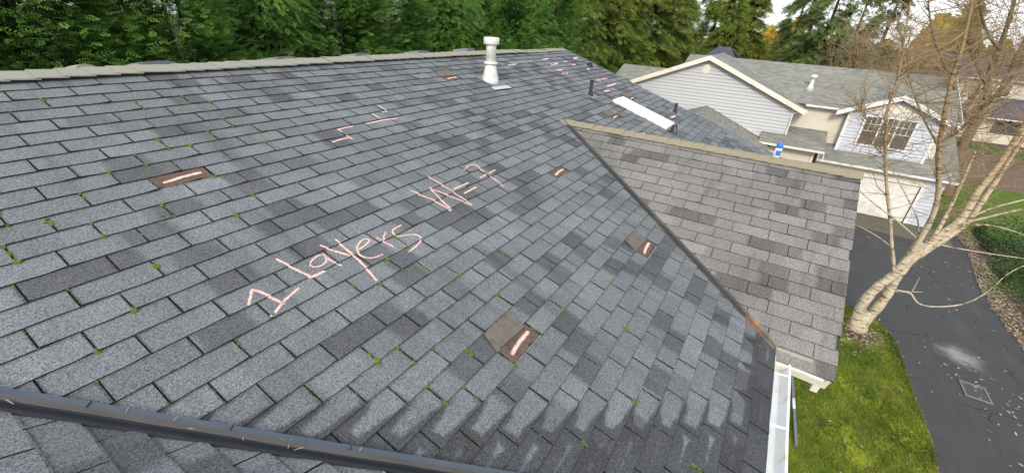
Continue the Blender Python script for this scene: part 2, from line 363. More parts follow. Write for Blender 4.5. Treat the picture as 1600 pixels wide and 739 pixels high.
def arrays_mesh(name, V, F, mat, parent=None, attr=None, smooth=False):
    me = bpy.data.meshes.new(name); V = np.asarray(V, np.float32); F = np.asarray(F, np.int32); nf, k = F.shape
    me.vertices.add(len(V)); me.vertices.foreach_set('co', V.ravel())
    me.loops.add(nf * k); me.loops.foreach_set('vertex_index', F.ravel())
    me.polygons.add(nf); me.polygons.foreach_set('loop_start', np.arange(0, nf * k, k, dtype=np.int32))
    me.polygons.foreach_set('loop_total', np.full(nf, k, np.int32))
    me.materials.append(mat)
    if attr is not None:
        at = me.attributes.new('tint', 'FLOAT', 'POINT'); at.data.foreach_set('value', np.asarray(attr, np.float32))
    me.update(calc_edges=True)
    if name is None: return me
    return me
def leaf_mat(name, a, b, c, rough=.6, trans=.25):
    m = NM(name, rough, .25)
    at = m.n('ShaderNodeAttribute'); at.attribute_name = 'tint'
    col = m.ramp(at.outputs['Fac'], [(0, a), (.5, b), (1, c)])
    col = m.scale(col, m.math('ADD', m.math('MULTIPLY', m.noise(1.1, 3), .9), .55))
    m.color(col)
    tr = m.n('ShaderNodeBsdfTranslucent'); m.link(col, tr.inputs[0])
    mx = m.n('ShaderNodeMixShader'); mx.inputs[0].default_value = trans
    m.link(m.b.outputs[0], mx.inputs[1]); m.link(tr.outputs[0], mx.inputs[2]); m.link(mx.outputs[0], m.out.inputs[0])
    return m.mat
GRASSM = leaf_mat('grass_blades', (.085, .13, .022), (.20, .25, .038), (.50, .50, .075), .8, .4)
n = 90000
X = rng.uniform(6, 17.3, n); Yl = np.interp(X, [p[0] for p in edge_l[:12]], [p[1] for p in edge_l[:12]])
Y = Yl - .03 + (0.2 - Yl) * rng.random(n) ** 1.25
keep = (np.hypot(X - 15.5, Y + 4.35) > .55 + .5 * rng.random(n)); X, Y = X[keep], Y[keep]; n = len(X)
Z = .045 + .025 * np.sin(X * 1.7 + Y) + .02 * np.sin(Y * 2.9 - X * .6); Z[np.abs(Y - np.interp(X, [p[0] for p in edge_l[:12]], [p[1] for p in edge_l[:12]])) < .1] *= .4
hh = rng.uniform(.03, .10, n); an = rng.uniform(0, 6.28, n); w = rng.uniform(.006, .014, n); ln = rng.uniform(.0, .06, n); a2 = rng.uniform(0, 6.28, n)
P = np.stack([X, Y, Z], 1); D = np.stack([np.cos(an) * w, np.sin(an) * w, 0 * w], 1); T = P + np.stack([np.cos(a2) * ln, np.sin(a2) * ln, hh], 1)
V = np.concatenate([P - D, P + D, T]); F = np.stack([np.arange(n), np.arange(n) + n, np.arange(n) + 2 * n], 1)
patch = .42 + .42 * np.sin(X * 1.3 + 1.5 * np.sin(Y * 1.9)) * np.sin(Y * 1.6 + X * .5 + np.sin(X * 2.3)) + .2 * np.sin(X * 5.1 + 2 * np.sin(Y * 4.3)) * np.sin(Y * 6.1)
tint = np.clip(patch * .85 + rng.normal(0, .18, n), 0, 1)
o = put(bpy.data.objects.new('grass', arrays_mesh('grass', V, F, GRASSM, attr=np.tile(tint, 3)))); tag(o, 'short mossy green grass on the strip beside the driveway', 'grass', kind='stuff')

# ================================================================== OWN HOUSE
house = empty('townhouse', (4, 4.8, 0), 'two-storey house with chalk-marked blue-grey shingle roof and cross gables', 'house')
RY = 4.775; RZ = -2 / CT + math.tan(TH) * RY + H          # ridge of the main slope
EY = -0.535; EZ = -2 / CT + math.tan(TH) * EY + H         # eave edge
XL, XR = -3.0, 10.12
TM = math.tan(TH)
def mz(y): return -2 / CT + TM * y + H
NMAIN = Vector((0, -ST, CT))
roof = MB().slab([(XL, EY, mz(EY) - .012), (XR, EY, mz(EY) - .012), (XR, RY, mz(RY) - .012), (XL, RY, mz(RY) - .012)], NMAIN, .05).build('roof_slope', DECK, house)
roof['label'] = 'blue-grey shingle slope chalked in pink'

def tab_mesh(name, mat, L, seed, w=None, th=.0095, gap=.0072):
    r = random.Random(seed); n = 4; v = []; f = []; mi = []; w = TAB - gap
    for i in range(n + 1):
        x = -w / 2 + w * i / n
        j = r.uniform(-.002, .002); zt = th + r.uniform(-.0012, .002) + (r.choice((0, 0, 0, .004, .007)) if i in (0, n) else 0)
        v += [(x, j, -.004), (x, j, zt), (x, L + .012, .0005)]
    for i in range(n):
        a, b = i * 3, i * 3 + 3
        f += [(a, b, b + 1, a + 1), (a + 1, b + 1, b + 2, a + 2)]; mi += [1, 0]
    e = n * 3
    f += [(0, 1, 2), (e, e + 2, e + 1)]; mi += [1, 1]
    me = bpy.data.meshes.new(name); me.from_pydata(v, [], f); me.materials.append(mat); me.materials.append(EDGE)
    me.polygons.foreach_set('material_index', mi); me.update(); return me

def frame(u, v, nn, P):
    m = Matrix.Identity(4)
    for i in range(3): m[i][0] = u[i]; m[i][1] = v[i]; m[i][2] = nn[i]; m[i][3] = P[i]
    return m
def lay(parent, mat, tabs, n_single, L, seed, **kw):
    """tabs: list of (matrix, image area). The largest n_single become objects sharing meshes, the others one joined part"""
    var = [tab_mesh('shingle', mat, L, seed + i, **kw) for i in range(9)]
    off = parent.location + (parent.parent.location if parent.parent else Vector())
    tabs = sorted(tabs, key=lambda t: -t[1])
    for i, (m, a) in enumerate(tabs[:n_single]):
        o = bpy.data.objects.new('shingle', var[i % 9]); COL.objects.link(o); o.parent = parent
        mm = m.copy(); mm.translation = mm.translation - off; o.matrix_basis = mm
    rest = tabs[n_single:]
    if rest:
        me0 = [(np.array([tuple(v.co) for v in q.vertices]), [tuple(p.vertices) for p in q.polygons], [p.material_index for p in q.polygons]) for q in var]
        vs, fs, ms = [], [], []; b = 0
        for i, (m, a) in enumerate(rest):
            V0, F0, M0 = me0[i % 9]; A = np.array(m)
            W = V0 @ A[:3, :3].T + A[:3, 3] - np.array(off)
            vs.append(W); fs += [tuple(b + k for k in q) for q in F0]; ms += M0; b += len(V0)
        me = bpy.data.meshes.new('distant_shingles'); me.from_pydata(np.concatenate(vs).tolist(), [], fs)
        me.materials.append(mat); me.materials.append(EDGE); me.polygons.foreach_set('material_index', ms); me.update()
        o = put(bpy.data.objects.new('distant_shingles', me), parent); tag(o, kind='stuff')
def img_area(c4):
    q = [toimg(p) for p in c4]
    if any(t[2] < .2 for t in q): return 0
    if all(t[0] < -5 or t[0] > 1605 or t[1] < -5 or t[1] > 745 for t in q): return 0
    return abs(sum(q[i][0] * q[(i + 1) % 4][1] - q[(i + 1) % 4][0] * q[i][1] for i in range(4))) / 2

def s_of(k): return S0 + CA * k + CB * k * k
def k_of(s): return (-CA + math.sqrt(max(0, CA * CA + 4 * CB * (s - S0)))) / (2 * CB)
def PM(x, s, h=0.0):                     # point on the main slope
    r = Vector((x, 0, 0)) + Vector((0, CT, ST)) * s + NMAIN * (-2.0 + h); r.z += H; return r
def phase(k): return (.14 - .412 * (k - 12)) % 1
def main_h(s):
    k = k_of(s); fr = k - math.floor(k); return .0095 * (1 - fr) + .0014
# valley lines in plan: cross gable G1 (right) and G2 (near, left)
V1A, V1B = PM(5.70, 2.105), PM(3.441, -1.2106)
V2A, V2B = PM(-0.30, 2.078), PM(1.833, -1.20)
def inside_g1(x, y):                      # the G1 roof covers this point of the main slope
    if y > V1A.y: return False
    t = (V1A.y - y) / (V1A.y - V1B.y); hw = (V1A.x - V1B.x) * t
    return abs(x - V1A.x) < hw
def inside_g2(x, y):
    if y > V2A.y: return False
    t = (V2A.y - y) / (V2A.y - V2B.y); hw = (V2B.x - V2A.x) * t
    return abs(x - V2A.x) < hw
spots = [dict(p=(281, 281), flap=None), dict(p=(806, 540), flap=1), dict(p=(1000, 385), flap=1), dict(p=(868, 269), flap=None),
         dict(p=(705, 122), flap=1), dict(p=(960, 187), flap=1), dict(p=(990, 156), flap=1), dict(p=(1004, 210), flap=None)]
for sp in spots:
    P = onmain(sp['p']); s = (P - Vector((0, 0, H))).dot(Vector((0, CT, ST))); sp['x'] = P.x; sp['s'] = s; sp['k'] = math.floor(k_of(s))
tabs = []
KTOP = 38
for k in range(-1, KTOP):
    s0, s1 = s_of(k), s_of(k + 1); L = s1 - s0
    x = (math.floor(XL / TAB) + phase(k)) * TAB + random.uniform(-.006, .006)
    while x < XR:
        xa, xb = max(x, XL), min(x + TAB, XR); x += TAB
        if xb - xa < .03: continue
        xc = (xa + xb) / 2; y = CT * (s0 + s1) / 2 + 2 * ST
        cor = [(xa, s0), (xb, s0), (xb, s1), (xa, s1)]
        pc = [PM(a, b) for a, b in cor]
        if all(inside_g1(q.x, q.y) for q in pc) or all(inside_g2(q.x, q.y) for q in pc): continue
        hitspot = False
        for sp in spots:
            if sp['k'] == k and xa <= sp['x'] < xb and 'tab' not in sp: sp['tab'] = (xa, xb, s0, s1); hitspot = True
        if hitspot: continue
        m = frame(Vector((1, 0, 0)) * ((xb - xa) / TAB), Vector((0, CT, ST)) * (L / .14), NMAIN, PM(xc, s0, random.uniform(0, .0012)))
        m = m @ Matrix.Rotation(random.gauss(0, .0035), 4, 'Z')
        tabs.append((m, img_area(pc)))
lay(roof, SH_MAIN, tabs, 300, .14, 100)

# torn tabs: bare felt below, flap folded up the slope, chalk dash
def ribbon(path, w, h_fn, name, mat, parent, jitter=.12, close=False):
    P = [np.array(p) for p in path]
    pts = [P[0]]
    for a, b in zip(P[:-1], P[1:]):
        L = np.linalg.norm(b - a); kk = max(1, int(L / .012))
        pts += [a + (b - a) * (i + 1) / kk for i in range(kk)]
    pts = np.array(pts); n = len(pts); V = []; Fc = []; uv = []
    for i in range(n):
        dd = pts[min(i + 1, n - 1)] - pts[max(i - 1, 0)]; dd = dd / (np.linalg.norm(dd) + 1e-9); pr = np.array([-dd[1], dd[0]])
        wi = w * (1 + random.uniform(-jitter, jitter)) * (0.75 if i in (0, n - 1) else 1)
        for sgn in (-.5, 0, .5):
            q = pts[i] + pr * wi * sgn; V.append(h_fn(q[0], q[1]))
        if i:
            b = i * 3; Fc += [(b - 3, b - 2, b + 1, b), (b - 2, b - 1, b + 2, b + 1)]
    o = mk(name, V, Fc, mat, parent)
    ul = o.data.uv_layers.new(name='UVMap')
    for lp in o.data.loops: ul.data[lp.index].uv = (lp.vertex_index // 3 * .1, (lp.vertex_index % 3) / 2)
    return o
def HS(x, s, e=.0032): return PM(x, s, main_h(s) + e)
def smoothpath(path, it=2):
    P = [np.array(p, float) for p in path]
    for _ in range(it):
        Q = [P[0]]
        for a, b in zip(P[:-1], P[1:]): Q += [a * .75 + b * .25, a * .25 + b * .75]
        Q.append(P[-1]); P = Q
    return P
def px_to_xs(p):
    P = onmain(p); return (P.x, (P - Vector((0, 0, H))).dot(Vector((0, CT, ST))))
for i, sp in enumerate(spots):
    if 'tab' not in sp: continue
    xa, xb, s0, s1 = sp['tab']; L = s1 - s0
    if sp['flap'] is None or i == 2: pass
    v = []; nx = 8; ff = []
    for a in range(nx + 1):
        for b in range(4):
            v.append(PM(xa + .006 + (xb - xa - .012) * a / nx + (random.uniform(-.004, .004) if a in (0, nx) else 0), s0 + .016 + (L - .016) * b / 3 + (random.uniform(-.012, .010) if b == 0 else 0), .0008 + random.uniform(0, .003)))
    for a in range(nx):
        for b in range(3): ff.append((a * 4 + b, (a + 1) * 4 + b, (a + 1) * 4 + b + 1, a * 4 + b + 1))
    o = mk('bare_patch', v, ff, EXPO, roof); o['label'] = 'reddish bare felt where a tab was torn off'
    if sp['flap']:
        v = []; ff = []; w = xb - xa
        for a in range(7):
            for b in range(5):
                fx, fb = a / 6, b / 4
                v.append(PM(xa - .01 + w * fx * .92 + .03 * fb, s1 - .012 + .135 * fb + .006 * math.sin(fx * 5), .012 + .02 * fb * (1 - .4 * fb) + .008 * fb * math.sin(3 * fx + i)))
        nb = len(v); v += [p + NMAIN * -.004 for p in v]
        for a in range(6):
            for b in range(4):
                q = (a * 5 + b, (a + 1) * 5 + b, (a + 1) * 5 + b + 1, a * 5 + b + 1); ff.append(q); ff.append(tuple(nb + t for t in q[::-1]))
        for a in range(6): ff += [(a * 5, nb + a * 5, nb + a * 5 + 5, a * 5 + 5), (a * 5 + 4, a * 5 + 9, nb + a * 5 + 9, nb + a * 5 + 4)]
        for b in range(4): ff += [(b, b + 1, nb + b + 1, nb + b), (30 + b, nb + 30 + b, nb + 31 + b, 31 + b)]
        o = mk('lifted_tab', v, ff, FLAPM, roof); o['label'] = 'torn shingle tab folded back up the slope, brown underside showing'
    o = ribbon([(xa + .05, s0 + L * .42), ((xa + xb) / 2, s0 + L * .55), (xb - .045, s0 + L * .58)], .042, lambda x, s: PM(x, s, .0055), 'chalk_dash', CHALK, roof)

# chalk writing
def crop(ox, oy, k, L): return [(ox + x / k, oy + y / k) for x, y in L]
A = lambda L: crop(360, 320, 3.695, L)
Bq = lambda L: crop(480, 140, 3.36, L)
glyphs = [
 ('chalk digit 1', [A([(105, 590), (125, 495), (170, 508), (215, 530), (315, 580)]), A([(395, 485), (315, 555), (235, 655)])], .030, 0),
 ('chalk letter L', [A([(262, 318), (345, 362), (465, 425)]), A([(460, 425), (548, 385)])], .030, 0),
 ('chalk letter a', [A([(545, 288), (495, 300), (455, 342), (468, 366), (512, 366), (556, 338), (548, 296), (528, 286)]), A([(530, 288), (570, 325), (600, 342), (645, 356)])], .022, 1),
 ('chalk letter y', [A([(515, 240), (600, 272), (690, 302)]), A([(605, 205), (660, 255), (740, 325), (800, 390), (845, 447)])], .030, 0),
 ('chalk letter e', [A([(732, 270), (785, 238), (806, 206), (772, 200), (738, 228), (726, 268), (752, 302), (812, 318), (880, 293)])], .023, 1),
 ('chalk letter r', [A([(840, 195), (900, 225), (945, 252)]), A([(884, 217), (884, 188), (897, 163)])], .024, 0),
 ('chalk letter s', [A([(987, 123), (945, 143), (930, 165), (955, 190), (1015, 178), (1075, 176), (1104, 202), (1082, 235), (1028, 277)])], .024, 1),
 ('chalk letter W', [Bq([(540, 535), (660, 585), (755, 640)]), Bq([(755, 636), (690, 572), (640, 517)]), Bq([(640, 520), (720, 553), (865, 612)]), Bq([(865, 610), (770, 545), (635, 460)])], .030, 0),
 ('chalk equals sign', [Bq([(765, 530), (845, 495)]), Bq([(822, 550), (887, 515)])], .030, 0),
 ('chalk digit 7', [Bq([(822, 427), (845, 402), (877, 396), (940, 445), (1035, 514)]), Bq([(906, 469), (987, 426)])], .030, 0),
 ('zigzag chalk letter', [Bq([(242, 195), (160, 213), (200, 240), (240, 266)]), Bq([(130, 282), (170, 268), (222, 256)])], .034, 0),
 ('hooked chalk digit', [Bq([(372, 88), (420, 118), (390, 121)]), Bq([(340, 128), (380, 156)]), Bq([(305, 185), (400, 163), (472, 155)])], .036, 0),
]
for lab, strokes, w, sm in glyphs:
    objs = []
    for st in strokes:
        path = [px_to_xs(p) for p in st]
        if sm: path = smoothpath(path)
        o = ribbon(path, w * .92, HS, 'chalk_stroke', CHALK, roof); o['label'] = 'pink stroke of the ' + lab
C3 = lambda L: crop(680, 40, 3.695, L)
for L_ in [[(620, 200), (655, 193)], [(670, 230), (705, 222)], [(700, 265), (735, 260)], [(730, 285), (765, 280)], [(740, 215), (760, 212)], [(790, 232), (808, 228)], [(795, 195), (825, 190)], [(930, 322), (955, 318)], [(960, 315), (990, 310)], [(990, 355), (1040, 340)], [(975, 385), (1005, 378)], [(875, 257), (890, 253)], [(1360, 535), (1385, 525)]]:
    ribbon([px_to_xs(p) for p in C3(L_)], .05, lambda x, s: HS(x, s, .004), 'chalk_dash', CHALKM, roof)
ribbon([px_to_xs(p) for p in C3([(420, 233), (465, 228)])], .05, lambda x, s: HS(x, s, .004), 'chalk_dash', CHALK, roof)

# moss clumps in the joints
def blobs(centers, name, parent, mat, seed):
    r = np.random.default_rng(seed)
    ico = bmesh.new(); bmesh.ops.create_icosphere(ico, subdivisions=1, radius=1)
    iv = np.array([v.co[:] for v in ico.verts]); ifc = np.array([[v.index for v in f.verts] for f in ico.faces]); ico.free()
    Vs, Fs = [], []; b = 0
    for c, rad, u, v, nn in centers:
        Bm = np.stack([np.array(u), np.array(v), np.array(nn)])
        k = iv * (1 + r.normal(0, .22, (len(iv), 1))) * np.array([rad * r.uniform(.8, 1.3), rad * r.uniform(.8, 1.3), rad * r.uniform(.5, .9)])
        Vs.append(np.array(c) + k @ Bm); Fs.append(ifc + b); b += len(iv)
    off = parent.location + (parent.parent.location if parent.parent else Vector())
    me = arrays_mesh(name, np.concatenate(Vs) - np.array(off), np.concatenate(Fs), mat)
    o = put(bpy.data.objects.new(name, me), parent); tag(o, kind='stuff'); return o
cs = []
u_, v_, n_ = (1, 0, 0), (0, CT, ST), tuple(NMAIN)
for k in range(0, 36):
    s0, s1 = s_of(k), s_of(k + 1)
    x = (math.floor(-1 / TAB) + phase(k)) * TAB
    while x < 7.5:
        y = CT * s0 + 2 * ST
        x += TAB
        if inside_g1(x, y) or inside_g2(x, y): continue
        pr = .75 if x < 2.6 else (.45 if x < 4.2 else .18)
        if 20 <= k <= 31 and x < 3: pr = .85
        damp = .5 + .5 * math.sin(x * 2.1 + 1.7 * math.sin(k * .5)) * math.sin(k * .55 + x * .8)
        if random.random() < pr * (.25 + 1.1 * damp):
            big = random.random() < .15 + .4 * damp
            for hub in range(random.randint(1, 3) if big else 1):
                sh = s0 + (s1 - s0) * random.choice((.03, .97, random.random())); rr = random.uniform(.006, .013) if big else random.uniform(.003, .006)
                for q in range(random.randint(9, 18) if big else random.randint(4, 9)):
                    cs.append((PM(x + random.gauss(0, rr * .38), sh + random.gauss(0, rr * .95), .004 + random.uniform(0, rr * .5)), random.uniform(.3, .6) * rr + .0012, u_, v_, n_))
            for q in range(random.randint(4, 10)):
                cs.append((PM(x + random.gauss(0, .002), random.uniform(s0, s1), .002), random.uniform(.0015, .0035), u_, v_, n_))
            if big:
                for q in range(random.randint(4, 12)):
                    cs.append((PM(x + random.gauss(0, .06), s0 - .001, .002), random.uniform(.0018, .0036), u_, v_, n_))
moss = blobs(cs, 'moss', roof, MOSS, 5); moss['label'] = 'green moss tufts in the shingle joints'

# back slope and ridge
def backz(y): return RZ - TM * (y - RY)
BACK = far_roof('shingle_back', (1, 0, 0), (0, -CT, ST), (.15, .16, .17), .14)
MB().slab([(XL, RY, RZ - .012), (XR, RY, RZ - .012), (XR, 10.1, backz(10.1)), (XL, 10.1, backz(10.1))], (0, ST, CT), .05).build('back_roof_slope', BACK, house)
def caps(name, A, B, exp, halfw, m1, m2, lift, mat, parent, wob=.004, thick=.006):
    """bent cap shingles laid from A to B over a ridge whose sides fall with slopes m1 (left of travel) and m2"""
    A, B = Vector(A), Vector(B); d = (B - A); L = d.length; d.normalize(); side = Vector((0, 0, 1)).cross(d).normalized()
    n = int(L / exp)
    for i in range(n):
        z0 = random.uniform(-wob, wob); v = []
        for (t, dz) in ((-.006, thick + .004), (exp + .02, .0005)):
            P = A + d * (i * exp + t)
            hw = halfw + random.uniform(-.003, .003)
            for q, (off, drop) in enumerate(((-hw, m2 * hw * .96), (-.03, m2 * .025), (.03, m1 * .025), (hw, m1 * hw * .96))):
                v.append(P + side * off + Vector((0, 0, lift + dz + z0 - drop)))
        nb = len(v); v += [p - Vector((0, 0, thick + .003)) for p in v]
        f = []
        for j in range(3): f += [(j, j + 1, j + 5, j + 4), (nb + j, nb + j + 4, nb + j + 5, nb + j + 1), (j, nb + j, nb + j + 1, j + 1), (j + 4, j + 5, nb + j + 5, nb + j + 4)]
        f += [(0, 4, nb + 4, nb), (3, nb + 3, nb + 7, 7)]
        mk(name, v, f, mat, parent)
rv = MB()
for sgn in (-1, 1): pass
rvp = []
ridge = MB().slab([(XL, RY - .09, RZ + .006), (8.05, RY - .09, RZ + .006), (8.05, RY + .09, RZ + .006), (XL, RY + .09, RZ + .006)], (0, 0, 1), .05).build('ridge_vent', EDGE, house)
caps('ridge_cap', (XL + 1.6, RY, RZ + .0), (8.10, RY, RZ + .0), .157, .145, TM, TM, .036, CAPM, ridge)
ridge2 = MB().slab([(8.06, RY - .06, RZ + .008), (XR, RY - .06, RZ + .008), (XR, RY + .06, RZ + .008), (8.06, RY + .06, RZ + .008)], (0, 0, 1), .03).build('ridge_board', EDGE, house)
caps('ridge_cap', (8.11, RY, RZ), (XR - .01, RY, RZ), .157, .135, TM, TM, .018, CAPM, ridge2)
# low box vents on the back slope that peep over the ridge
for q, (px_, w) in enumerate((((125, 105), .34), ((236, 100), .5), ((436, 92), .46), ((556, 86.5), .42), ((652, 82), .42), ((726, 78), .4))):
    T = hit(px_, (0, 1, 0), 5.45); x, zt = T.x, T.z + .042; zb = backz(5.45) - .03
    b = MB(); n = 12; prof = []
    for i in range(n + 1):
        a = math.pi * i / n
        e = (abs(math.cos(a)) ** (.75 if q else 1.0)) * (1 if math.cos(a) > 0 else -1)
        hgt = math.sin(a) ** (.6 if q else 1.3)
        prof.append((x - e * w / 2, zb + .03 + (zt - zb - .03) * hgt))
    front = [(p[0], 5.3, p[1]) for p in prof]; rear = [(p[0], 5.65, p[1] - .05) for p in prof]
    k = len(front); b.add(front + rear, [tuple(range(k)), tuple(range(2 * k - 1, k - 1, -1))] + [(i, i + k, i + k + 1, i + 1) for i in range(k - 1)])
    b.box((x - w / 2 - .06, 5.22, zb - .03), (x + w / 2 + .06, 5.75, zb + .02))
    b.build('roof_vent', LEAD if q else CAPM, house)

# ---- cross gables
def gz1(x): return RZ1 - G1M * abs(x - RX1)
GY = -.955                                   # rake end of G1
EX1 = 3.441
N1 = Vector((-math.sin(G1A), 0, math.cos(G1A))); N1b = Vector((math.sin(G1A), 0, math.cos(G1A)))
yin = V1A.y + .15
g1 = MB().slab([(EX1, GY, gz1(EX1) - .012), (RX1, GY, RZ1 - .012), (RX1, yin, RZ1 - .012), (EX1, V1B.y + .1, gz1(EX1) - .012)], N1, .045).build('roof_slope', DECK, house)
g1['label'] = 'warm grey shingle slope of the cross gable'
XE1 = 2 * RX1 - EX1
MB().slab([(XE1, GY, gz1(XE1)), (RX1, GY, RZ1 - .002), (RX1, yin, RZ1 - .002), (XE1, V1B.y + .1, gz1(XE1))], N1b, .045).build('back_roof_slope', far_roof('shingle_gable_back', (0, 1, 0), (-math.cos(G1A), 0, math.sin(G1A)), (.15, .15, .148), .141), house)
tabs = []; cA = math.cos(G1A)
def P1(y, dd, h=0.0): return Vector((RX1 - dd * cA, y, RZ1 - dd * math.sin(G1A))) + N1 * h
for j in range(-10, 9):
    dlow = 1.437 + .141 * j; dtop = dlow - .141
    if dtop < -.05: continue
    y0 = -.797 - .141 * (-.143 / .141) * 0 + (-.143) * (-j)
    y = y0 - TAB * math.ceil((y0 - GY) / TAB)
    yv = lambda dd: V1A.y + (V1B.y - V1A.y) * min(1, dd * cA / (V1A.x - V1B.x))
    while y < 3:
        ya, yb = max(y, GY), min(y + TAB, 3); y += TAB
        if yb - ya < .03: continue
        if ya > yv(dtop) + .02: break
        c4 = [P1(ya, dlow), P1(yb, dlow), P1(yb, dtop), P1(ya, dtop)]
        m = frame(Vector((0, -1, 0)) * ((yb - ya) / TAB), Vector((cA, 0, math.sin(G1A))), N1, P1((ya + yb) / 2, dlow, random.uniform(0, .001)))
        m = m @ Matrix.Rotation(random.gauss(0, .003), 4, 'Z')
        tabs.append((m, img_area(c4)))
lay(g1, SH_G1, tabs, 200, .141, 300, th=.0065, gap=.006)
gr1 = MB().slab([(RX1 - .05, GY + .01, RZ1 + .004), (RX1 + .05, GY + .01, RZ1 + .004), (RX1 + .05, V1A.y, RZ1 + .004), (RX1 - .05, V1A.y, RZ1 + .004)], (0, 0, 1), .03).build('ridge_board', EDGE, house)
caps('ridge_cap', (RX1, GY - .005, RZ1), (RX1, V1A.y + .1, RZ1), .146, .115, G1M, G1M, .022, CAPG, gr1, .002)
# G2, the slope the photographer stands on
def gz2(x): return V2A.z - G2M * (x - V2A.x)
N2 = Vector((math.sin(G2A), 0, math.cos(G2A)))
RX2 = -.30
g2 = MB().slab([(RX2, GY, gz2(RX2) - .012), (1.9, GY, gz2(1.9) - .012), (1.9, V2B.y + .1, gz2(1.9) - .012), (RX2, V2A.y + .1, gz2(RX2) - .012)], N2, .045).build('roof_slope', DECK, house)
g2['label'] = 'shingle slope below the painted metal valley'
XE2 = 2 * RX2 - 1.9
MB().slab([(RX2, GY, gz2(RX2) - .012), (RX2, V2A.y + .1, gz2(RX2) - .012), (XE2, V2B.y + .1, gz2(1.9) - .012), (XE2, GY, gz2(1.9) - .012)], (-math.sin(G2A), 0, math.cos(G2A)), .045).build('back_roof_slope', BACK, house)
tabs = []; cA2 = math.cos(G2A)
for j in range(-2, 20):
    xlow = -.016 + .1245 * j; xtop = xlow - .1245
    if xlow > 2.05: break
    if xlow < RX2 + .05: continue
    xtop = max(xtop, RX2)
    y0 = 1.83 + .137 * j
    y = y0 - TAB * math.ceil((y0 - GY) / TAB)
    yv2 = lambda xx: V2A.y + (V2B.y - V2A.y) * min(1.05, max(0, (xx - V2A.x) / (V2B.x - V2A.x)))
    while y < 3:
        ya, yb = max(y, GY), y + TAB; y += TAB
        if yb - ya < .03: continue
        if ya > yv2(xtop) + .02: break
        L = (xlow - xtop) / cA2
        Pl = Vector(((xlow), (ya + yb) / 2, gz2(xlow)))
        m = frame(Vector((0, 1, 0)) * ((yb - ya) / TAB), Vector((-cA2, 0, math.sin(G2A))) * (L / .137), N2, Pl + N2 * random.uniform(0, .001))
        c4 = [Vector((xlow, ya, gz2(xlow))), Vector((xlow, yb, gz2(xlow))), Vector((xtop, yb, gz2(xtop))), Vector((xtop, ya, gz2(xtop)))]
        tabs.append((m, img_area(c4)))
lay(g2, SH_G2, tabs, 60, .137, 500, th=.007)
cs = []
for i in range(60):
    x = random.uniform(-.1, .6); x = -.016 + .1245 * round((x + .016) / .1245); y = random.uniform(1.0, 2.0)
    cs.append((Vector((x + .004, y, gz2(x) + .003)), random.uniform(.003, .007), (0, 1, 0), (-cA2, 0, math.sin(G2A)), tuple(N2)))
blobs(cs, 'moss', g2, MOSS, 9)

# ---- metal valleys: ribbed sheet swept along the valley line
def valley(A, B, nA, nB, prof, mat, name, label, segm=None):
    A, B = Vector(A), Vector(B); d = (B - A).normalized()
    eA = d.cross(nA); eB = nB.cross(d)
    # both point away from the valley, up their own slope
    if eA.z < 0: eA = -eA
    if eB.z < 0: eB = -eB
    bis = (nA + nB).normalized(); v = []; n = 24
    for i in range(n + 1):
        P = A + (B - A) * i / n
        for (side, e, h) in prof:
            base = {'a': eA * e + nA * h, 'b': eB * e + nB * h, 'c': bis * h}[side]
            v.append(P + base + Vector((random.gauss(0, .0006), random.gauss(0, .0006), random.gauss(0, .0006))))
    k = len(prof); f = []
    for i in range(n):
        for j in range(k - 1): f.append((i * k + j, i * k + j + 1, (i + 1) * k + j + 1, (i + 1) * k + j))
    o = mk(name, v, f, mat, house, fm=segm * n if segm else None); o['label'] = label
    sm = o.modifiers.new('thick', 'SOLIDIFY'); sm.thickness = .0015; return o
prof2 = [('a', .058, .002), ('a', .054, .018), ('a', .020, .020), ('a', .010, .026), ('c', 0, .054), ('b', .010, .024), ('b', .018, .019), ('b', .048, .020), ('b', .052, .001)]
valley(V2A, V2A + (V2B - V2A) * 1.04, NMAIN, N2, prof2, [VAL2, VALB, VALD], 'valley_flashing', 'dark blue painted metal valley strip at the foot of the chalked slope', [0, 0, 0, 0, 1, 2, 2, 2])  # gap shadow painted dark on the near flange
NEEDLE = simple('dry_needle', (.42, .33, .24), .8, .2, .3, 40)
_bis = (NMAIN + N2).normalized(); _vd = (V2B - V2A)
for tt in (.20, .335, .46):
    P0 = V2A + _vd * tt; pr = [(Vector(_vd).normalized().cross(NMAIN), NMAIN)]
    eA_ = _vd.normalized().cross(NMAIN); eA_ = eA_ if eA_.z > 0 else -eA_
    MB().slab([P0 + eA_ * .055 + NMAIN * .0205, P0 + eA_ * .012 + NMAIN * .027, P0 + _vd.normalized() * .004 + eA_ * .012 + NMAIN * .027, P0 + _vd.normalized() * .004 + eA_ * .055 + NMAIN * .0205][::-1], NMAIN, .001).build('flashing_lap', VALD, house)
for tt, ll, aa in ((.245, .05, .9), (.283, .035, .5), (.31, .06, 2.2), (.40, .05, 2.0), (.404, .045, .6), (.425, .07, 2.6), (.36, .03, 1.2), (.47, .04, .3), (.15, .05, 1.8)):
    P0 = V2A + _vd * tt + NMAIN * .03 + Vector((random.uniform(-.02, .02), random.uniform(0, .03), .006)); dn = Vector((math.cos(aa), math.sin(aa), .15)).normalized()
    o = MB().tube([P0, P0 + dn * ll * .5 + Vector((0, 0, .004)), P0 + dn * ll], [.0012, .0022, .0008], 5).build('dry_needle', NEEDLE); tag(o, 'dry straw-coloured needle lying on the dark blue metal valley', 'needle', 'needles on the near valley')
prof1 = [('a', .028, .004), ('a', .025, .014), ('a', .011, .016), ('c', 0, .036), ('b', .011, .014), ('b', .046, .014), ('b', .05, .003)]
valley(V1A, V1A + (V1B - V1A) * .995, NMAIN, N1, prof1, VAL1, 'valley_flashing', 'dark metal valley strip with an orange rust patch')

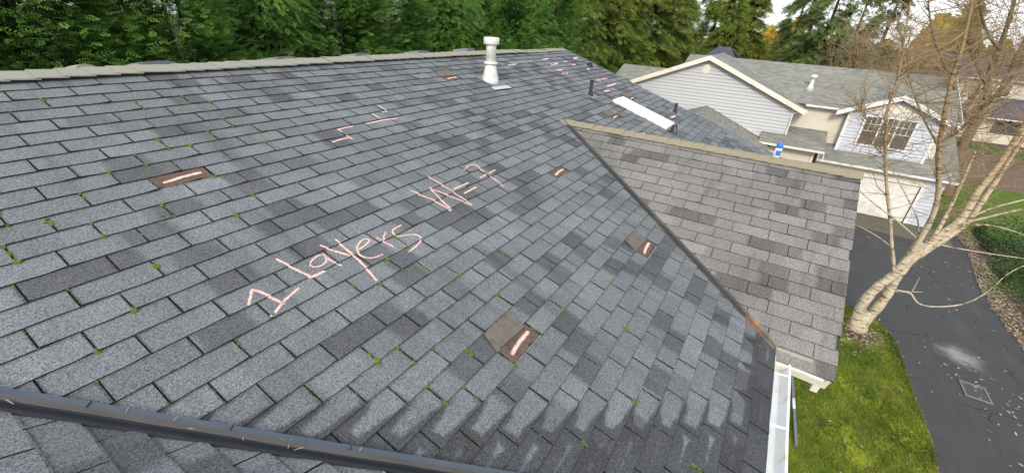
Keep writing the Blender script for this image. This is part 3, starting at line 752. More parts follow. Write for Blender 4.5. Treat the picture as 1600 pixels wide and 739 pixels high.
# ---- gutters
def gutter(A, B, out, name, mat, label, w=.115, h=.09, ends=True, back=.02):
    """open box gutter from A to B (top back edge), out = unit vector away from the roof"""
    A, B, out = Vector(A), Vector(B), Vector(out); z = Vector((0, 0, 1))
    pr = [(0, back), (0, -h), (w * .62, -h), (w * .8, -h * .55), (w, -.01), (w, .006), (w - .016, .006), (w - .016, -.008), (w - .02, -.012), (w * .76, -h * .5), (w * .58, -h + .005), (.005, -h + .005), (.005, back)]
    v = []; f = []; n = max(2, int((B - A).length / .25))
    for i in range(n + 1):
        P = A + (B - A) * i / n + z * (.004 * math.sin(i * 2.1))
        v += [P + out * a + z * b for a, b in pr]
    k = len(pr)
    for i in range(n):
        for j in range(k): f.append((i * k + j, i * k + (j + 1) % k, (i + 1) * k + (j + 1) % k, (i + 1) * k + j))
    o = mk(name, v, f, mat, house); o['label'] = label
    if ends:
        for P, nm in ((A, 0), (B, 1)):
            d = (B - A).normalized() * (.002 if nm else -.002)
            mk('gutter_end_cap', [P + d + out * a + z * b for a, b in ((0, 0), (0, -h), (w * .62, -h), (w * .8, -h * .55), (w, .004))], [(0, 1, 2, 3, 4)], mat, o)
    return o
gy = EY - .012
gt = gutter((1.2, gy, EZ - .035), (EX1 - .03, gy, EZ - .035), (0, -1, 0), 'gutter', GUT, 'white open gutter along the blue-grey slope')
for x in (2.06, 2.62, 3.18):
    MB().bar((x, gy + .004, EZ - .026), (x + .02, gy - .112, EZ - .024), .016, .006).build('gutter_strap', WHITE, gt)
MB().box((1.2, gy + .003, EZ - .16), (EX1 + .15, gy + .02, EZ - .03)).build('fascia', WHITE, house)
de = MB().hexa([(1.2, gy - .012, EZ - .030), (EX1 - .25, gy - .012, EZ - .030), (EX1 - .25, gy + .02, EZ - .012), (1.2, gy + .02, EZ - .012), (1.2, gy - .012, EZ - .027), (EX1 - .25, gy - .012, EZ - .027), (EX1 - .25, gy + .02, EZ - .009), (1.2, gy + .02, EZ - .009)]).build('drip_edge', ZINC, house)
# G1 eave gutter
ez1 = gz1(EX1)
g_1 = gutter((EX1 - .012, EY - .005, ez1 - .035), (EX1 - .012, GY + .075, ez1 - .035), (-1, 0, 0), 'gutter', CREAM, 'short cream gutter under the warm grey slope', w=.10)
MB().hexa([(EX1 - .035, GY + .16, ez1 - .020), (EX1 + .03, GY + .16, ez1 + .014), (EX1 + .03, EY + .03, ez1 + .014), (EX1 - .035, EY + .03, ez1 - .020), (EX1 - .035, GY + .16, ez1 - .016), (EX1 + .03, GY + .16, ez1 + .019), (EX1 + .03, EY + .03, ez1 + .019), (EX1 - .035, EY + .03, ez1 - .016)]).build('drip_edge', simple('drip_edge_tan', (.33, .29, .22), .6, .4, .15, 9), house)
# rake boards of G1 (front) and its cut tail
for sgn in (-1, 1):
    xe = RX1 + sgn * (RX1 - EX1 + .03)
    A_ = Vector((RX1, GY + .03, RZ1 - .10)); B_ = Vector((xe, GY + .03, gz1(xe) - .10))
    MB().bar(A_, B_, .03, .16).build('rake_board', CREAM, house)
MB().hexa([(EX1 - .01, GY + .05, ez1 - .24), (EX1 + .12, GY + .05, ez1 - .20), (EX1 + .12, GY + .10, ez1 - .20), (EX1 - .01, GY + .10, ez1 - .24), (EX1 - .05, GY + .05, ez1 - .05), (EX1 + .12, GY + .05, ez1 - .05), (EX1 + .12, GY + .10, ez1 - .05), (EX1 - .05, GY + .10, ez1 - .05)]).build('rafter_tail', CREAM, house)
# far rake board of the main roof, eave boards, walls
MB().bar((XR + .012, EY, mz(EY) - .10), (XR + .012, RY, mz(RY) - .10), .024, .17).build('rake_board', WHITE, house)
def wallbox(a, b, name='wall', mat=None, par=None): return MB().box(a, b).build(name, mat or SIDING, par if par is not None else house)
wallbox((XL + .4, -.05, 0), (9.7, .12, mz(0) - .12)); wallbox((XL + .4, 9.4, 0), (9.7, 9.55, backz(9.5) - .12))
gw = MB(); gw.add([(9.55, -.05, 0), (9.55, 9.55, 0), (9.55, 9.55, backz(9.55) - .1), (9.55, RY, RZ - .12), (9.55, -.05, mz(-.05) - .1), (9.7, -.05, 0), (9.7, 9.55, 0), (9.7, 9.55, backz(9.55) - .1), (9.7, RY, RZ - .12), (9.7, -.05, mz(-.05) - .1)], [(0, 1, 2, 3, 4), (9, 8, 7, 6, 5), (0, 5, 6, 1), (1, 6, 7, 2), (2, 7, 8, 3), (3, 8, 9, 4), (4, 9, 5, 0)]).build('wall', SIDING, house)
gw = MB(); xa, xb = EX1 + .35, XE1 - .35
gw.add([(xa, -.55, 0), (xb, -.55, 0), (xb, -.55, gz1(xb) - .1), (RX1, -.55, RZ1 - .1), (xa, -.55, gz1(xa) - .1), (xa, -.43, 0), (xb, -.43, 0), (xb, -.43, gz1(xb) - .1), (RX1, -.43, RZ1 - .1), (xa, -.43, gz1(xa) - .1)], [(0, 1, 2, 3, 4), (9, 8, 7, 6, 5), (0, 5, 6, 1), (1, 6, 7, 2), (2, 7, 8, 3), (3, 8, 9, 4), (4, 9, 5, 0)]).build('wall', SIDING, house)
wallbox((EX1 + .35, -.43, 0), (EX1 + .47, -.06, ez1 - .1))

# ---- flue, pipes, skylight
fb = onmain((766, 128)); bx, by = fb.x, fb.y; bz = mz(by)
fl = MB()
fl.lathe([(.135, -.06), (.130, .02), (.10, .14), (.082, .23), (.078, .26)], (bx, by, bz), 24).build('flue_cone', FLUEM, house, True)
MB().lathe([(.074, .2), (.074, .50), (.073, .56)], (bx, by, bz), 24).build('flue_pipe', FLUEM, house, True)
MB().lathe([(.078, .245), (.104, .25), (.106, .275), (.08, .285)], (bx, by, bz), 24).build('flue_collar', FLUEM, house, True)
MB().lathe([(.06, .515), (.112, .52), (.116, .53), (.116, .60), (.108, .612), (.0, .618)], (bx, by, bz), 24).build('flue_cap', FLUEM, house, True)
sF = (Vector((bx, by, bz)) - Vector((0, 0, H))).dot(Vector((0, CT, ST)))
pl = MB()
pl.slab([PM(bx - .17, sF - .20, .018), PM(bx + .19, sF - .20, .018), PM(bx + .19, sF + .2, .012), PM(bx - .17, sF + .2, .012)], NMAIN, .004)
pl.build('flashing_plate', LEAD, house)
x1, s1_ = px_to_xs((770, 141.5)); x2, s2_ = px_to_xs((796, 138.5))
MB().slab([PM(x1, s1_ - .03, .024), PM(x2, s2_ - .03, .024), PM(x2 + .02, s2_ + .06, .02), PM(x1 + .02, s1_ + .06, .02)], NMAIN, .004).build('flashing_plate', ZINC, house)
for q, (pb, hgt, r) in enumerate((((922, 150), .27, .032), ((1054, 177), .19, .030), ((921, 105), .09, .05))):
    P = onmain(pb); z = mz(P.y)
    MB().lathe([(r * 1.9, -.03), (r * 1.5, .03), (r * 1.15, .06), (r, .065), (r, hgt), (r * .75, hgt), (r * .72, hgt - .05)], (P.x, P.y, z), 16).build('vent_pipe', BLACK, house, True)
    s = (P - Vector((0, 0, H))).dot(Vector((0, CT, ST)))
    MB().slab([PM(P.x - .13, s - .14, .018), PM(P.x + .15, s - .14, .018), PM(P.x + .15, s + .12, .011), PM(P.x - .13, s + .12, .011)], NMAIN, .004).build('flashing_plate', LEAD, house)
sk = [px_to_xs(p) for p in ((957, 159), (976, 152.5), (1049, 196), (1040, 204))]
xs0, xs1 = 7.87, 8.45; ss0, ss1 = min(sk[2][1], sk[3][1]), max(sk[0][1], sk[1][1])
skf = MB()
for (xa, xb, sa, sb) in ((xs0, xs1, ss0, ss0 + .05), (xs0, xs1, ss1 - .05, ss1), (xs0, xs0 + .05, ss0 + .05, ss1 - .05), (xs1 - .05, xs1, ss0 + .05, ss1 - .05)):
    skf.slab([PM(xa, sa, .04), PM(xb, sa, .04), PM(xb, sb, .04), PM(xa, sb, .04)], NMAIN, .04)
sko = skf.build('skylight_frame', WHITE, house)
dv = []; df = []
for i in range(9):
    for j in range(13):
        fx, fs = i / 8, j / 12
        dv.append(PM(xs0 + .03 + (xs1 - xs0 - .06) * fx, ss0 + .03 + (ss1 - ss0 - .06) * fs, 0.042 + .015 * (math.sin(math.pi * fx) * math.sin(math.pi * fs)) ** .5))
for i in range(8):
    for j in range(12): df.append((i * 13 + j, (i + 1) * 13 + j, (i + 1) * 13 + j + 1, i * 13 + j + 1))
mk('skylight_dome', dv, df, SKYL, sko, smooth=True)
# roof anchor clutter below the skylight
P = onmain((1049, 207)); s = px_to_xs((1049, 207))[1]
b = MB(); b.slab([PM(P.x - .09, s - .08, .03), PM(P.x + .09, s - .08, .03), PM(P.x + .09, s + .06, .03), PM(P.x - .09, s + .06, .03)], NMAIN, .012)
b.lathe([(.03, 0), (.03, .06), (.018, .07), (.018, .11)], P + NMAIN * .02, 10)
b.tube([P + NMAIN * .1, P + NMAIN * .14 + Vector((.05, 0, 0)), P + NMAIN * .09 + Vector((.11, -.02, 0)), P + NMAIN * .03 + Vector((.1, -.06, -.01))], .012, 8)
o = b.build('roof_anchor', simple('anchor_steel', (.07, .07, .075), .4, .5, .3, 20, metal=.5)); tag(o, 'small dark metal anchor bracket below the white skylight', 'anchor')

# ================================================================== SPRAY CAN on the far side of the gable ridge
cb = hit((1211, 250), (1, 0, 0), 5.86); zc = gz1(5.86)
can = empty('spray_can', (5.86, cb.y, zc), 'white and blue spray can standing behind the ochre ridge caps', 'spray can')
CANW = simple('can_white', (.75, .76, .78), .35, .5, .05, 10); CANB = simple('can_blue', (.03, .16, .62), .35, .5, .08, 10)
topz = hit((1211, 224), (1, 0, 0), 5.86).z; hc = topz - zc + .01
MB().lathe([(.034, 0), (.036, .006), (.036, hc * .72), (.03, hc * .76)], (5.86, cb.y, zc), 20).build('can_body', CANW, can, True)
MB().lathe([(.033, hc * .755), (.034, hc * .77), (.034, hc * .97), (.03, hc)], (5.86, cb.y, zc), 20).build('can_cap', CANB, can, True)
lv, lf = [], []
for i in range(9):
    a = math.radians(150 + i * 12)
    for z in (.36, .64): lv.append((5.86 + .0366 * math.cos(a), cb.y + .0366 * math.sin(a), zc + hc * z))
for i in range(8): lf.append((2 * i, 2 * i + 2, 2 * i + 3, 2 * i + 1))
mk('can_label', lv, lf, CANB, can)
# ================================================================== NEIGHBOUR HOUSE (faces the drive, long axis along Y)
nb = empty('neighbour_house', (30, 1, 0), 'pale grey house with big siding gable, white-trimmed dormer and garage', 'house')
RF = (.235, .235, .205)
R_FRONT = far_roof('neighbour_shingle_front', (0, 1, 0), (.924, 0, .382), RF)
R_SIDE = far_roof('neighbour_shingle_side', (1, 0, 0), (0, .924, .382), RF)
DARKROOF = far_roof('dark_blue_shingle', (0, 1, 0), (.924, 0, .382), (.085, .09, .12))
def gable_roof_x(name, x0, x1, yc, zr, half, m, mat, par, t=.09, trim=None, over=0):
    """ridge along X; two slopes as two parts"""
    out = []
    for sg in (-1, 1):
        P = [(x0, yc, zr), (x1, yc, zr), (x1, yc + sg * half, zr - m * half), (x0, yc + sg * half, zr - m * half)]
        if sg > 0: P = P[::-1]
        n = Vector((0, sg * m, 1)).normalized()
        out.append(MB().slab(P, n, t).build(name, mat, par))
    return out
def siding(poly, x, name, mat, par, lap=.19, proud=.04):
    """clapboard wall in the plane X = x seen from -X; poly = convex outline in (y, z)"""
    ys = [p[0] for p in poly]; zs = [p[1] for p in poly]; z = min(zs); b = MB()
    def span(zz):
        xs = []
        for i in range(len(poly)):
            (y0, z0), (y1, z1) = poly[i], poly[(i + 1) % len(poly)]
            if (z0 - zz) * (z1 - zz) <= 0 and z0 != z1: xs.append(y0 + (y1 - y0) * (zz - z0) / (z1 - z0))
        return (min(xs), max(xs)) if xs else None
    while z < max(zs) - .01:
        z2 = min(z + lap, max(zs) - .002); a = span(z + .001); c = span(z2 - .001)
        if a and c:
            zr_ = z2 - lap * .13; cc = span(max(z + .002, zr_)) or c
            b.add([(x - proud, a[0], z), (x - proud, a[1], z), (x - proud * .6, cc[1], zr_), (x - proud * .6, cc[0], zr_), (x + .009, cc[1], zr_), (x + .009, cc[0], zr_), (x, a[0], z), (x, a[1], z)], [(0, 3, 2, 1), (3, 5, 4, 2), (0, 1, 7, 6)])
        z += lap
    b.add([(x + .01, p[0], p[1]) for p in poly] + [(x + .14, p[0], p[1]) for p in poly], [tuple(range(len(poly))), tuple(range(2 * len(poly) - 1, len(poly) - 1, -1))])
    return b.build(name, mat, par)
def plain_gutter(A, B, w=.11, mat=None, par=None, name='gutter'):
    return MB().bar(A, B, w, .10).build(name, mat or WHITE, par)

# big gable
GX, GYC, GZ = 29.2, 4.22, 7.30; GM = .418; GHW = 5.5
gap = siding([(-.72, 3.3), (9.1, 3.3), (9.1, GZ - .16 - GM * 4.9), (GYC, GZ - .2), (-.72, GZ - .16 - GM * 4.94)], GX, 'gable_wall', SIDING, nb)
for sl in gable_roof_x('gable_roof', GX - .42, 34.4, GYC, GZ + .06, GHW, GM, R_SIDE, nb): pass
for sg in (-1, 1):
    A_ = Vector((GX - .44, GYC, GZ - .06)); B_ = Vector((GX - .44, GYC + sg * (GHW + .02), GZ - .06 - GM * (GHW + .02)))
    MB().bar(A_, B_, .04, .26, upv=(1, 0, 0)).build('rake_board', CREAM, nb) if False else MB().add([A_ + Vector((0, 0, .12)), B_ + Vector((0, 0, .12)), B_ + Vector((0, 0, -.14)), A_ + Vector((0, 0, -.14))] + [q + Vector((.04, 0, 0)) for q in (A_ + Vector((0, 0, .12)), B_ + Vector((0, 0, .12)), B_ + Vector((0, 0, -.14)), A_ + Vector((0, 0, -.14)))], [(0, 1, 2, 3), (7, 6, 5, 4), (0, 4, 5, 1), (1, 5, 6, 2), (2, 6, 7, 3), (3, 7, 4, 0)]).build('rake_board', CREAM, nb)
lv = [(GX - .05, GYC + .12 + .24 * math.cos(a), 6.58 + .27 * math.sin(a)) for a in [math.radians(22.5 + 45 * i) for i in range(8)]]
lo = MB().add(lv + [(GX - .01, p[1], p[2]) for p in lv], [tuple(range(7, -1, -1))] + [(i, (i + 1) % 8, (i + 1) % 8 + 8, i + 8) for i in range(8)]).build('gable_louvre', CREAM, nb)
for i in range(7):
    z = 6.40 + .06 * i; hw = .19 - abs(i - 3) * .022
    MB().box((GX - .062, GYC + .12 - hw, z - .018), (GX - .051, GYC + .12 + hw, z + .018)).build('louvre_slat', CREAM, lo)
MB().box((GX - .06, -.80, 3.3), (GX + .1, -.70, GZ - .2 - GM * 4.95)).build('corner_board', WHITE, nb)
MB().tube([(GX - .38, -1.05, 4.95), (GX - .2, -.9, 4.85), (GX - .1, -.76, 4.7), (GX - .1, -.76, 3.72), (GX - .28, -.78, 3.62)], .045, 8).build('downspout', WHITE, nb)
plain_gutter((GX - .4, -1.32, 4.94), (GX + 1.0, -1.32, 4.94), .12, WHITE, nb)
# main block behind
MB().box((30.2, -7.6, 0), (30.36, 9.8, 5.2)).build('wall', BEIGE, nb)
MB().box((30.36, -7.6, 0), (38.6, -7.45, 5.2)).build('wall', BEIGE, nb)
MB().add([(30.3, -7.62, 5.15), (38.6, -7.62, 5.15), (34.35, -7.62, 6.9), (30.3, -7.5, 5.15), (38.6, -7.5, 5.15), (34.35, -7.5, 6.9)], [(0, 1, 2), (5, 4, 3), (0, 3, 4, 1), (1, 4, 5, 2), (2, 5, 3, 0)]).build('gable_wall', BEIGE, nb)
ms = (7.09 - 5.28) / (34.35 - 29.8)
MB().slab([(29.8, 6.4, 5.28), (29.8, -7.9, 5.28), (34.35, -7.9, 7.09), (34.35, 6.4, 7.09)], (-ms, 0, 1), .1).build('front_roof_slope', R_FRONT, nb)
MB().slab([(34.35, 6.4, 7.09), (34.35, -7.9, 7.09), (38.9, -7.9, 5.28), (38.9, 6.4, 5.28)], (ms, 0, 1), .1).build('back_roof_slope', R_FRONT, nb)
MB().bar((29.78, -7.92, 5.2), (34.35, -7.92, 7.01), .03, .2).build('rake_board', WHITE, nb)
plain_gutter((29.78, -1.25, 5.22), (29.78, -3.0, 5.22), .12, WHITE, nb)
plain_gutter((29.78, -7.4, 5.22), (29.78, -8.0, 5.22), .12, WHITE, nb)
MB().slab([(29.5, 10.06, 5.50), (29.5, 6.4, 5.50), (31.25, 6.4, 6.24), (31.25, 10.06, 6.24)], (-.4, 0, 1), .1).build('side_roof_slope', R_FRONT, nb)
MB().slab([(31.25, 10.06, 6.24), (31.25, 6.4, 6.24), (35, 6.4, 4.8), (35, 10.06, 4.8)], (.4, 0, 1), .1).build('side_roof_slope', R_FRONT, nb)
MB().box((29.4, 8.9, 0), (34.6, 9.8, 5.2)).build('wall', BEIGE, nb)
# low gable roof that runs out from the big wall, and the entry canopy beside it
LA = onx((1105, 165), GX - .03); LM = .405; LH = 3.95
for sg in (-1, 1):
    hw = LH if sg < 0 else 3.2
    P = [(24.6, LA.y, LA.z), (GX - .03, LA.y, LA.z), (GX - .03, LA.y + sg * hw, LA.z - LM * hw), (24.6, LA.y + sg * hw, LA.z - LM * hw)]
    MB().slab(P if sg < 0 else P[::-1], (0, sg * LM, 1), .1).build('low_gable_roof', R_SIDE, nb)
MB().bar((GX - .035, LA.y - 2.25, LA.z - LM * 2.25 + .03), (GX - .035, LA.y - 3.3, LA.z - LM * 3.3 + .03), .03, .07).build('step_flashing', WHITE, nb)
MB().box((25.0, LA.y - 3.4, 0), (GX - .05, LA.y - 3.25, LA.z - LM * 3.4)).build('wall', BEIGE, nb)
MB().add([(25.0, LA.y - 3.4, 0), (25.0, LA.y + 3, 0), (25.0, LA.y + 3, LA.z - LM * 3 - .1), (25.0, LA.y, LA.z - .1), (25.0, LA.y - 3.4, LA.z - LM * 3.4 - .1)], [(4, 3, 2, 1, 0)]).build('wall', SIDING, nb)
PZ = 3.19
MB().slab([(28.0, .45, PZ), (28.0, -2.75, PZ), (30.2, -2.75, PZ + .73), (30.2, .45, PZ + .73)], (-.333, 0, 1), .09).build('canopy_roof', R_FRONT, nb)
plain_gutter((27.97, .4, PZ - .05), (27.97, -2.78, PZ - .05), .12, CREAM, nb)
MB().tube([(28.0, -2.74, PZ - .08), (28.05, -2.8, PZ - .3), (28.05, -2.8, 2.75)], .04, 8).build('downspout', WHITE, nb)
MB().box((28.6, -2.3, 0), (28.75, .2, PZ - .02)).build('entry_wall', BEIGE, nb)
MB().box((28.55, -2.42, 0), (28.68, -2.29, PZ - .03)).build('corner_board', CREAM, nb)
# garage: wall, door, skirt roof
GZ0 = 2.66
MB().box((29.0, -2.7, 0), (29.14, -2.6, 2.6)).build('wall', SIDING2, nb)
siding([(-8.3, 0), (-7.5, 0), (-7.5, 2.6), (-8.3, 2.6)], 29.0, 'garage_wall', SIDING2, nb)
MB().box((29.0, -7.5, 2.1), (29.14, -2.7, 2.62)).build('garage_wall', BEIGE, nb)
MB().box((29.0, -8.3, 0), (33, -8.16, 2.9)).build('wall', SIDING2, nb)
DOORW = simple('door_off_white', (.70, .69, .66), .6, .3, .08, 1.5, grime=(.5, .48, .42))
gd = MB().box((29.08, -7.42, .02), (29.12, -2.75, 2.08)).build('garage_door', DOORW, nb)
for r_ in range(4):
    for c_ in range(6):
        y0 = -7.40 + c_ * .777; z0 = .05 + r_ * .51
        b = MB().box((29.062, y0 + .02, z0 + .012), (29.079, y0 + .757, z0 + .495))
        b.box((29.05, y0 + .10, z0 + .09), (29.061, y0 + .68, z0 + .42))
        b.build('door_panel', DOORW, gd)
MB().box((28.93, -7.56, 2.08), (29.02, -2.6, 2.20)).build('door_trim', WHITE, nb)
MB().box((28.93, -7.56, 0), (29.02, -7.44, 2.08)).build('door_trim', WHITE, nb)
GS = .4
MB().slab([(28.6, -2.55, GZ0), (28.6, -8.65, GZ0), (30.25, -8.65, GZ0 + GS * 1.65), (30.25, -2.55, GZ0 + GS * 1.65)], (-GS, 0, 1), .09).build('garage_roof', R_FRONT, nb)
MB().slab([(30.25, -7.25, GZ0 + GS * 1.65 + .003), (30.25, -8.65, GZ0 + GS * 1.65 + .003), (33.6, -8.65, GZ0 + GS * 5.0), (33.6, -7.25, GZ0 + GS * 5.0)], (-GS, 0, 1), .09).build('garage_roof', R_FRONT, nb)
plain_gutter((28.57, -2.6, GZ0 - .05), (28.57, -8.7, GZ0 - .05), .12, WHITE, nb)
MB().box((28.62, -8.6, GZ0 - .14), (29.0, -2.6, GZ0 - .11)).build('soffit', CREAM, nb)
MB().tube([(28.6, -2.62, GZ0 - .02), (28.75, -2.62, GZ0 + .2), (28.8, -2.62, GZ0 + .38)], .035, 6).build('downspout', WHITE, nb)
# dormer
DX = 29.75; DA = (-5.24, 6.24); DMm = .43
dm_z = lambda y: DA[1] - .16 - DMm * abs(y - DA[0])
siding([(-7.15, 3.0), (-3.36, 3.0), (-3.36, dm_z(-3.36)), (DA[0], dm_z(DA[0])), (-7.15, dm_z(-7.15))], DX, 'dormer_wall', SIDING2, nb, .17)
for sgy in (-7.15, -3.36):
    MB().box((DX + .01, sgy - .05, 3.0), (31.5, sgy + .05, dm_z(sgy))).build('dormer_side_wall', SIDING2, nb)
    MB().box((DX - .07, sgy - .06, 2.98), (DX - .005, sgy + .06, dm_z(sgy) + .02)).build('corner_board', WHITE, nb)
for sg in (-1, 1):
    P = [(DX - .4, DA[0], DA[1] + .05), (33.2, DA[0], DA[1] + .05), (33.2, DA[0] + sg * 2.5, DA[1] + .05 - DMm * 2.5), (DX - .4, DA[0] + sg * 2.5, DA[1] + .05 - DMm * 2.5)]
    MB().slab(P if sg < 0 else P[::-1], (0, sg * DMm, 1), .09).build('dormer_roof', R_SIDE, nb)
    A_ = Vector((DX - .43, DA[0], DA[1] + .05)); B_ = Vector((DX - .43, DA[0] + sg * 2.52, DA[1] + .05 - DMm * 2.52)); dz = Vector((0, 0, -.24)); dx = Vector((.035, 0, 0))
    MB().add([A_, B_, B_ + dz, A_ + dz, A_ + dx, B_ + dx, B_ + dz + dx, A_ + dz + dx], [(0, 1, 2, 3), (7, 6, 5, 4), (0, 4, 5, 1), (1, 5, 6, 2), (2, 6, 7, 3), (3, 7, 4, 0)]).build('rake_board', WHITE, nb)
MB().add([(DX - .06, -6.35, 5.32), (DX - .06, -4.05, 5.32), (DX - .06, DA[0] + .45, 5.76), (DX - .06, DA[0] - .45, 5.76), (DX - .0, -6.35, 5.32), (DX, -4.05, 5.32), (DX, DA[0] + .45, 5.76), (DX, DA[0] - .45, 5.76)], [(0, 3, 2, 1), (0, 1, 5, 4), (1, 2, 6, 5), (2, 3, 7, 6), (3, 0, 4, 7)]).build('gable_panel', CREAM, nb)
MB().bar((31.4, -2.72, 5.62), (33.0, -4.3, 6.30), .02, .03).build('valley_trim', WHITE, nb) if False else None
GLASS = NM('window_glass', .08, .6); GLASS.color(GLASS.mix(GLASS.noise(1.1, 3), (.06, .054, .05), (.15, .135, .125))); GLASS = GLASS.mat
WX = DX - .05
W0, W1, Z0, Z1 = -6.22, -4.15, 3.62, 5.06
win = MB()
win.box((WX - .07, W0 - .09, Z0 - .09), (WX - .02, W1 + .09, Z0)); win.box((WX - .07, W0 - .09, Z1), (WX - .02, W1 + .09, Z1 + .09))
win.box((WX - .068, W0 - .09, Z0), (WX - .02, W0, Z1)); win.box((WX - .068, W1, Z0), (WX - .02, W1 + .09, Z1))
wo = win.build('window', WHITE, nb)
tw = (W1 - W0) / 3
for i in range(3):
    y0 = W0 + i * tw; y1 = y0 + tw
    if i: MB().box((WX - .066, y0 - .035, Z0), (WX - .02, y0 + .035, Z1)).build('mullion', WHITE, wo)
    MB().box((WX - .034, y0 + .03, Z0), (WX - .03, y1 - .03, Z1)).build('pane', GLASS, wo)
    for k_ in (1, 2): MB().box((WX - .046, y0 + tw * k_ / 3 - .011, Z0 + .72), (WX - .036, y0 + tw * k_ / 3 + .011, Z1)).build('muntin', WHITE, wo)
    for zz in (Z0 + .72, Z0 + 1.08): MB().box((WX - .045, y0 + .035, zz - .012), (WX - .0355, y1 - .035, zz + .012)).build('muntin', WHITE, wo)
# flue on the neighbour's front slope
_p = hit((1265, 140), (-ms, 0, 1), 5.28 - H - ms * 29.8)
MB().lathe([(.26, -.15), (.13, .22), (.10, .28), (.10, .55), (.10, .62), (.2, .64), (.2, .78), (.02, .82)], _p, 14).build('flue_pipe', FLUEM, nb, True)
# darker roof rising behind the big gable
bk = empty('dark_roof_house', (45, 9, 0), 'dark blue shingle roof top rising behind the big siding gable', 'house')
T0 = onx((1133, 73.5), 45)
MB().slab([(41, T0.y - 2.2, T0.z - 1.7), (45, T0.y - .5, T0.z), (45, T0.y + .5, T0.z), (41, T0.y + 2.2, T0.z - 1.7)][::-1], (-.4, 0, 1), .1).build('roof_slope', DARKROOF, bk)
MB().slab([(49, T0.y - 2.2, T0.z - 1.7), (45, T0.y - .5, T0.z), (45, T0.y + .5, T0.z), (49, T0.y + 2.2, T0.z - 1.7)], (.4, 0, 1), .1).build('roof_slope', DARKROOF, bk)
MB().box((41.4, T0.y - 1.8, 0), (48.6, T0.y + 1.8, T0.z - 1.65)).build('wall', BEIGE, bk)

# ================================================================== FAR HOUSE at the street end
fh = empty('far_house', (65, -20, 0), 'cream house with purple-grey roofs beyond the bare trees', 'house')
FX = 65.0
PURP = far_roof('purple_grey_shingle', (0, 1, 0), (.924, 0, .382), (.10, .095, .115), .2)
q0 = onx((1497, 118), FX); q1 = onx((1600, 127), FX)
zt = q0.z; pt = onx((1555, 152), FX); pb = onx((1555, 180), FX)
MB().box((FX, -34, 0), (FX + .2, q0.y + .3, zt)).build('wall', BEIGE, fh)
MB().box((FX + .2, q0.y + .1, 0), (FX + 9, q0.y + .3, zt)).build('wall', BEIGE, fh)
MB().slab([(FX - .5, q0.y + .8, zt), (FX - .5, -34.5, zt), (FX + 4.6, -34.5, zt + 1.9), (FX + 4.6, q0.y + .8, zt + 1.9)], (-.37, 0, 1), .15).build('front_roof_slope', PURP, fh)
MB().slab([(FX + 4.6, q0.y + .8, zt + 1.9), (FX + 4.6, -34.5, zt + 1.9), (FX + 9.7, -34.5, zt), (FX + 9.7, q0.y + .8, zt)], (.37, 0, 1), .15).build('back_roof_slope', PURP, fh)
plain_gutter((FX - .55, q0.y + .8, zt - .1), (FX - .55, -34.5, zt - .1), .16, WHITE, fh)
MB().slab([(FX - 2.6, pb.y + 1.6, pb.z), (FX - 2.6, -34, pb.z), (FX, -34, pt.z), (FX, pb.y + 1.6, pt.z)], (-.5, 0, 1), .15).build('porch_roof', PURP, fh)
plain_gutter((FX - 2.65, pb.y + 1.6, pb.z - .1), (FX - 2.65, -34, pb.z - .1), .16, WHITE, fh)
MB().box((FX - 1.6, -34, 0), (FX - 1.4, pb.y + 1.2, pb.z)).build('wall', BEIGE, fh)
w0 = onx((1556, 187), FX - 1.65); w1 = onx((1592, 214), FX - 1.65)
wf = MB().box((FX - 1.66, w1.y - .1, w1.z - .1), (FX - 1.61, w0.y + .1, w0.z + .1)).build('window', WHITE, fh)
MB().box((FX - 1.70, w1.y, w1.z), (FX - 1.67, w0.y, w0.z)).build('pane', GLASS, wf)
for i, yy in enumerate((-18.5, -22.5)):
    wf = MB().box((FX - .05, yy - 1.0, zt - 1.7), (FX - .01, yy + .1, zt - .4)).build('window', WHITE, fh); MB().box((FX - .07, yy - .9, zt - 1.6), (FX - .055, yy, zt - .5)).build('pane', GLASS, wf)

# ================================================================== DRAIN GRATE, LEAVES, STRIP
gc = [onz(p, 0) for p in ((1499.5, 594), (1541, 608.5), (1549.6, 632), (1505, 616))]
gxc = sum(p.x for p in gc) / 4; gyc = sum(p.y for p in gc) / 4
gt_ = empty('drain_grate', (gxc, gyc, 0), 'rectangular steel drain grate set in the asphalt driveway', 'drain')
STEEL = simple('grate_steel', (.19, .18, .17), .55, .5, .2, 9, metal=.4); PIT_SHADE = simple('drain_pit_shade', (.008, .008, .008), .9, .1)
LX, LY = .36, .29
fr = MB()
for (a, b) in (((-LX, -LY), (LX, -LY + .045)), ((-LX, LY - .045), (LX, LY)), ((-LX, -LY + .045), (-LX + .05, LY - .045)), ((LX - .05, -LY + .045), (LX, LY - .045))):
    fr.box((gxc + a[0], gyc + a[1], .002), (gxc + b[0], gyc + b[1], .026))
fr.build('frame', STEEL, gt_)
MB().box((gxc - LX + .05, gyc - LY + .045, .001), (gxc + LX - .05, gyc + LY - .045, .005)).build('pit_shade', PIT_SHADE, gt_)  # near-black plate in place of the shaded hollow under the bars
for i in range(8):
    x = gxc - LX + .07 + i * .08
    MB().box((x, gyc - LY + .05, .006), (x + .02, gyc + LY - .05, .02)).build('bar', STEEL, gt_)
LEAFD = leaf_mat('fallen_leaf', (.14, .085, .05), (.30, .21, .13), (.48, .42, .34), .7, .1)
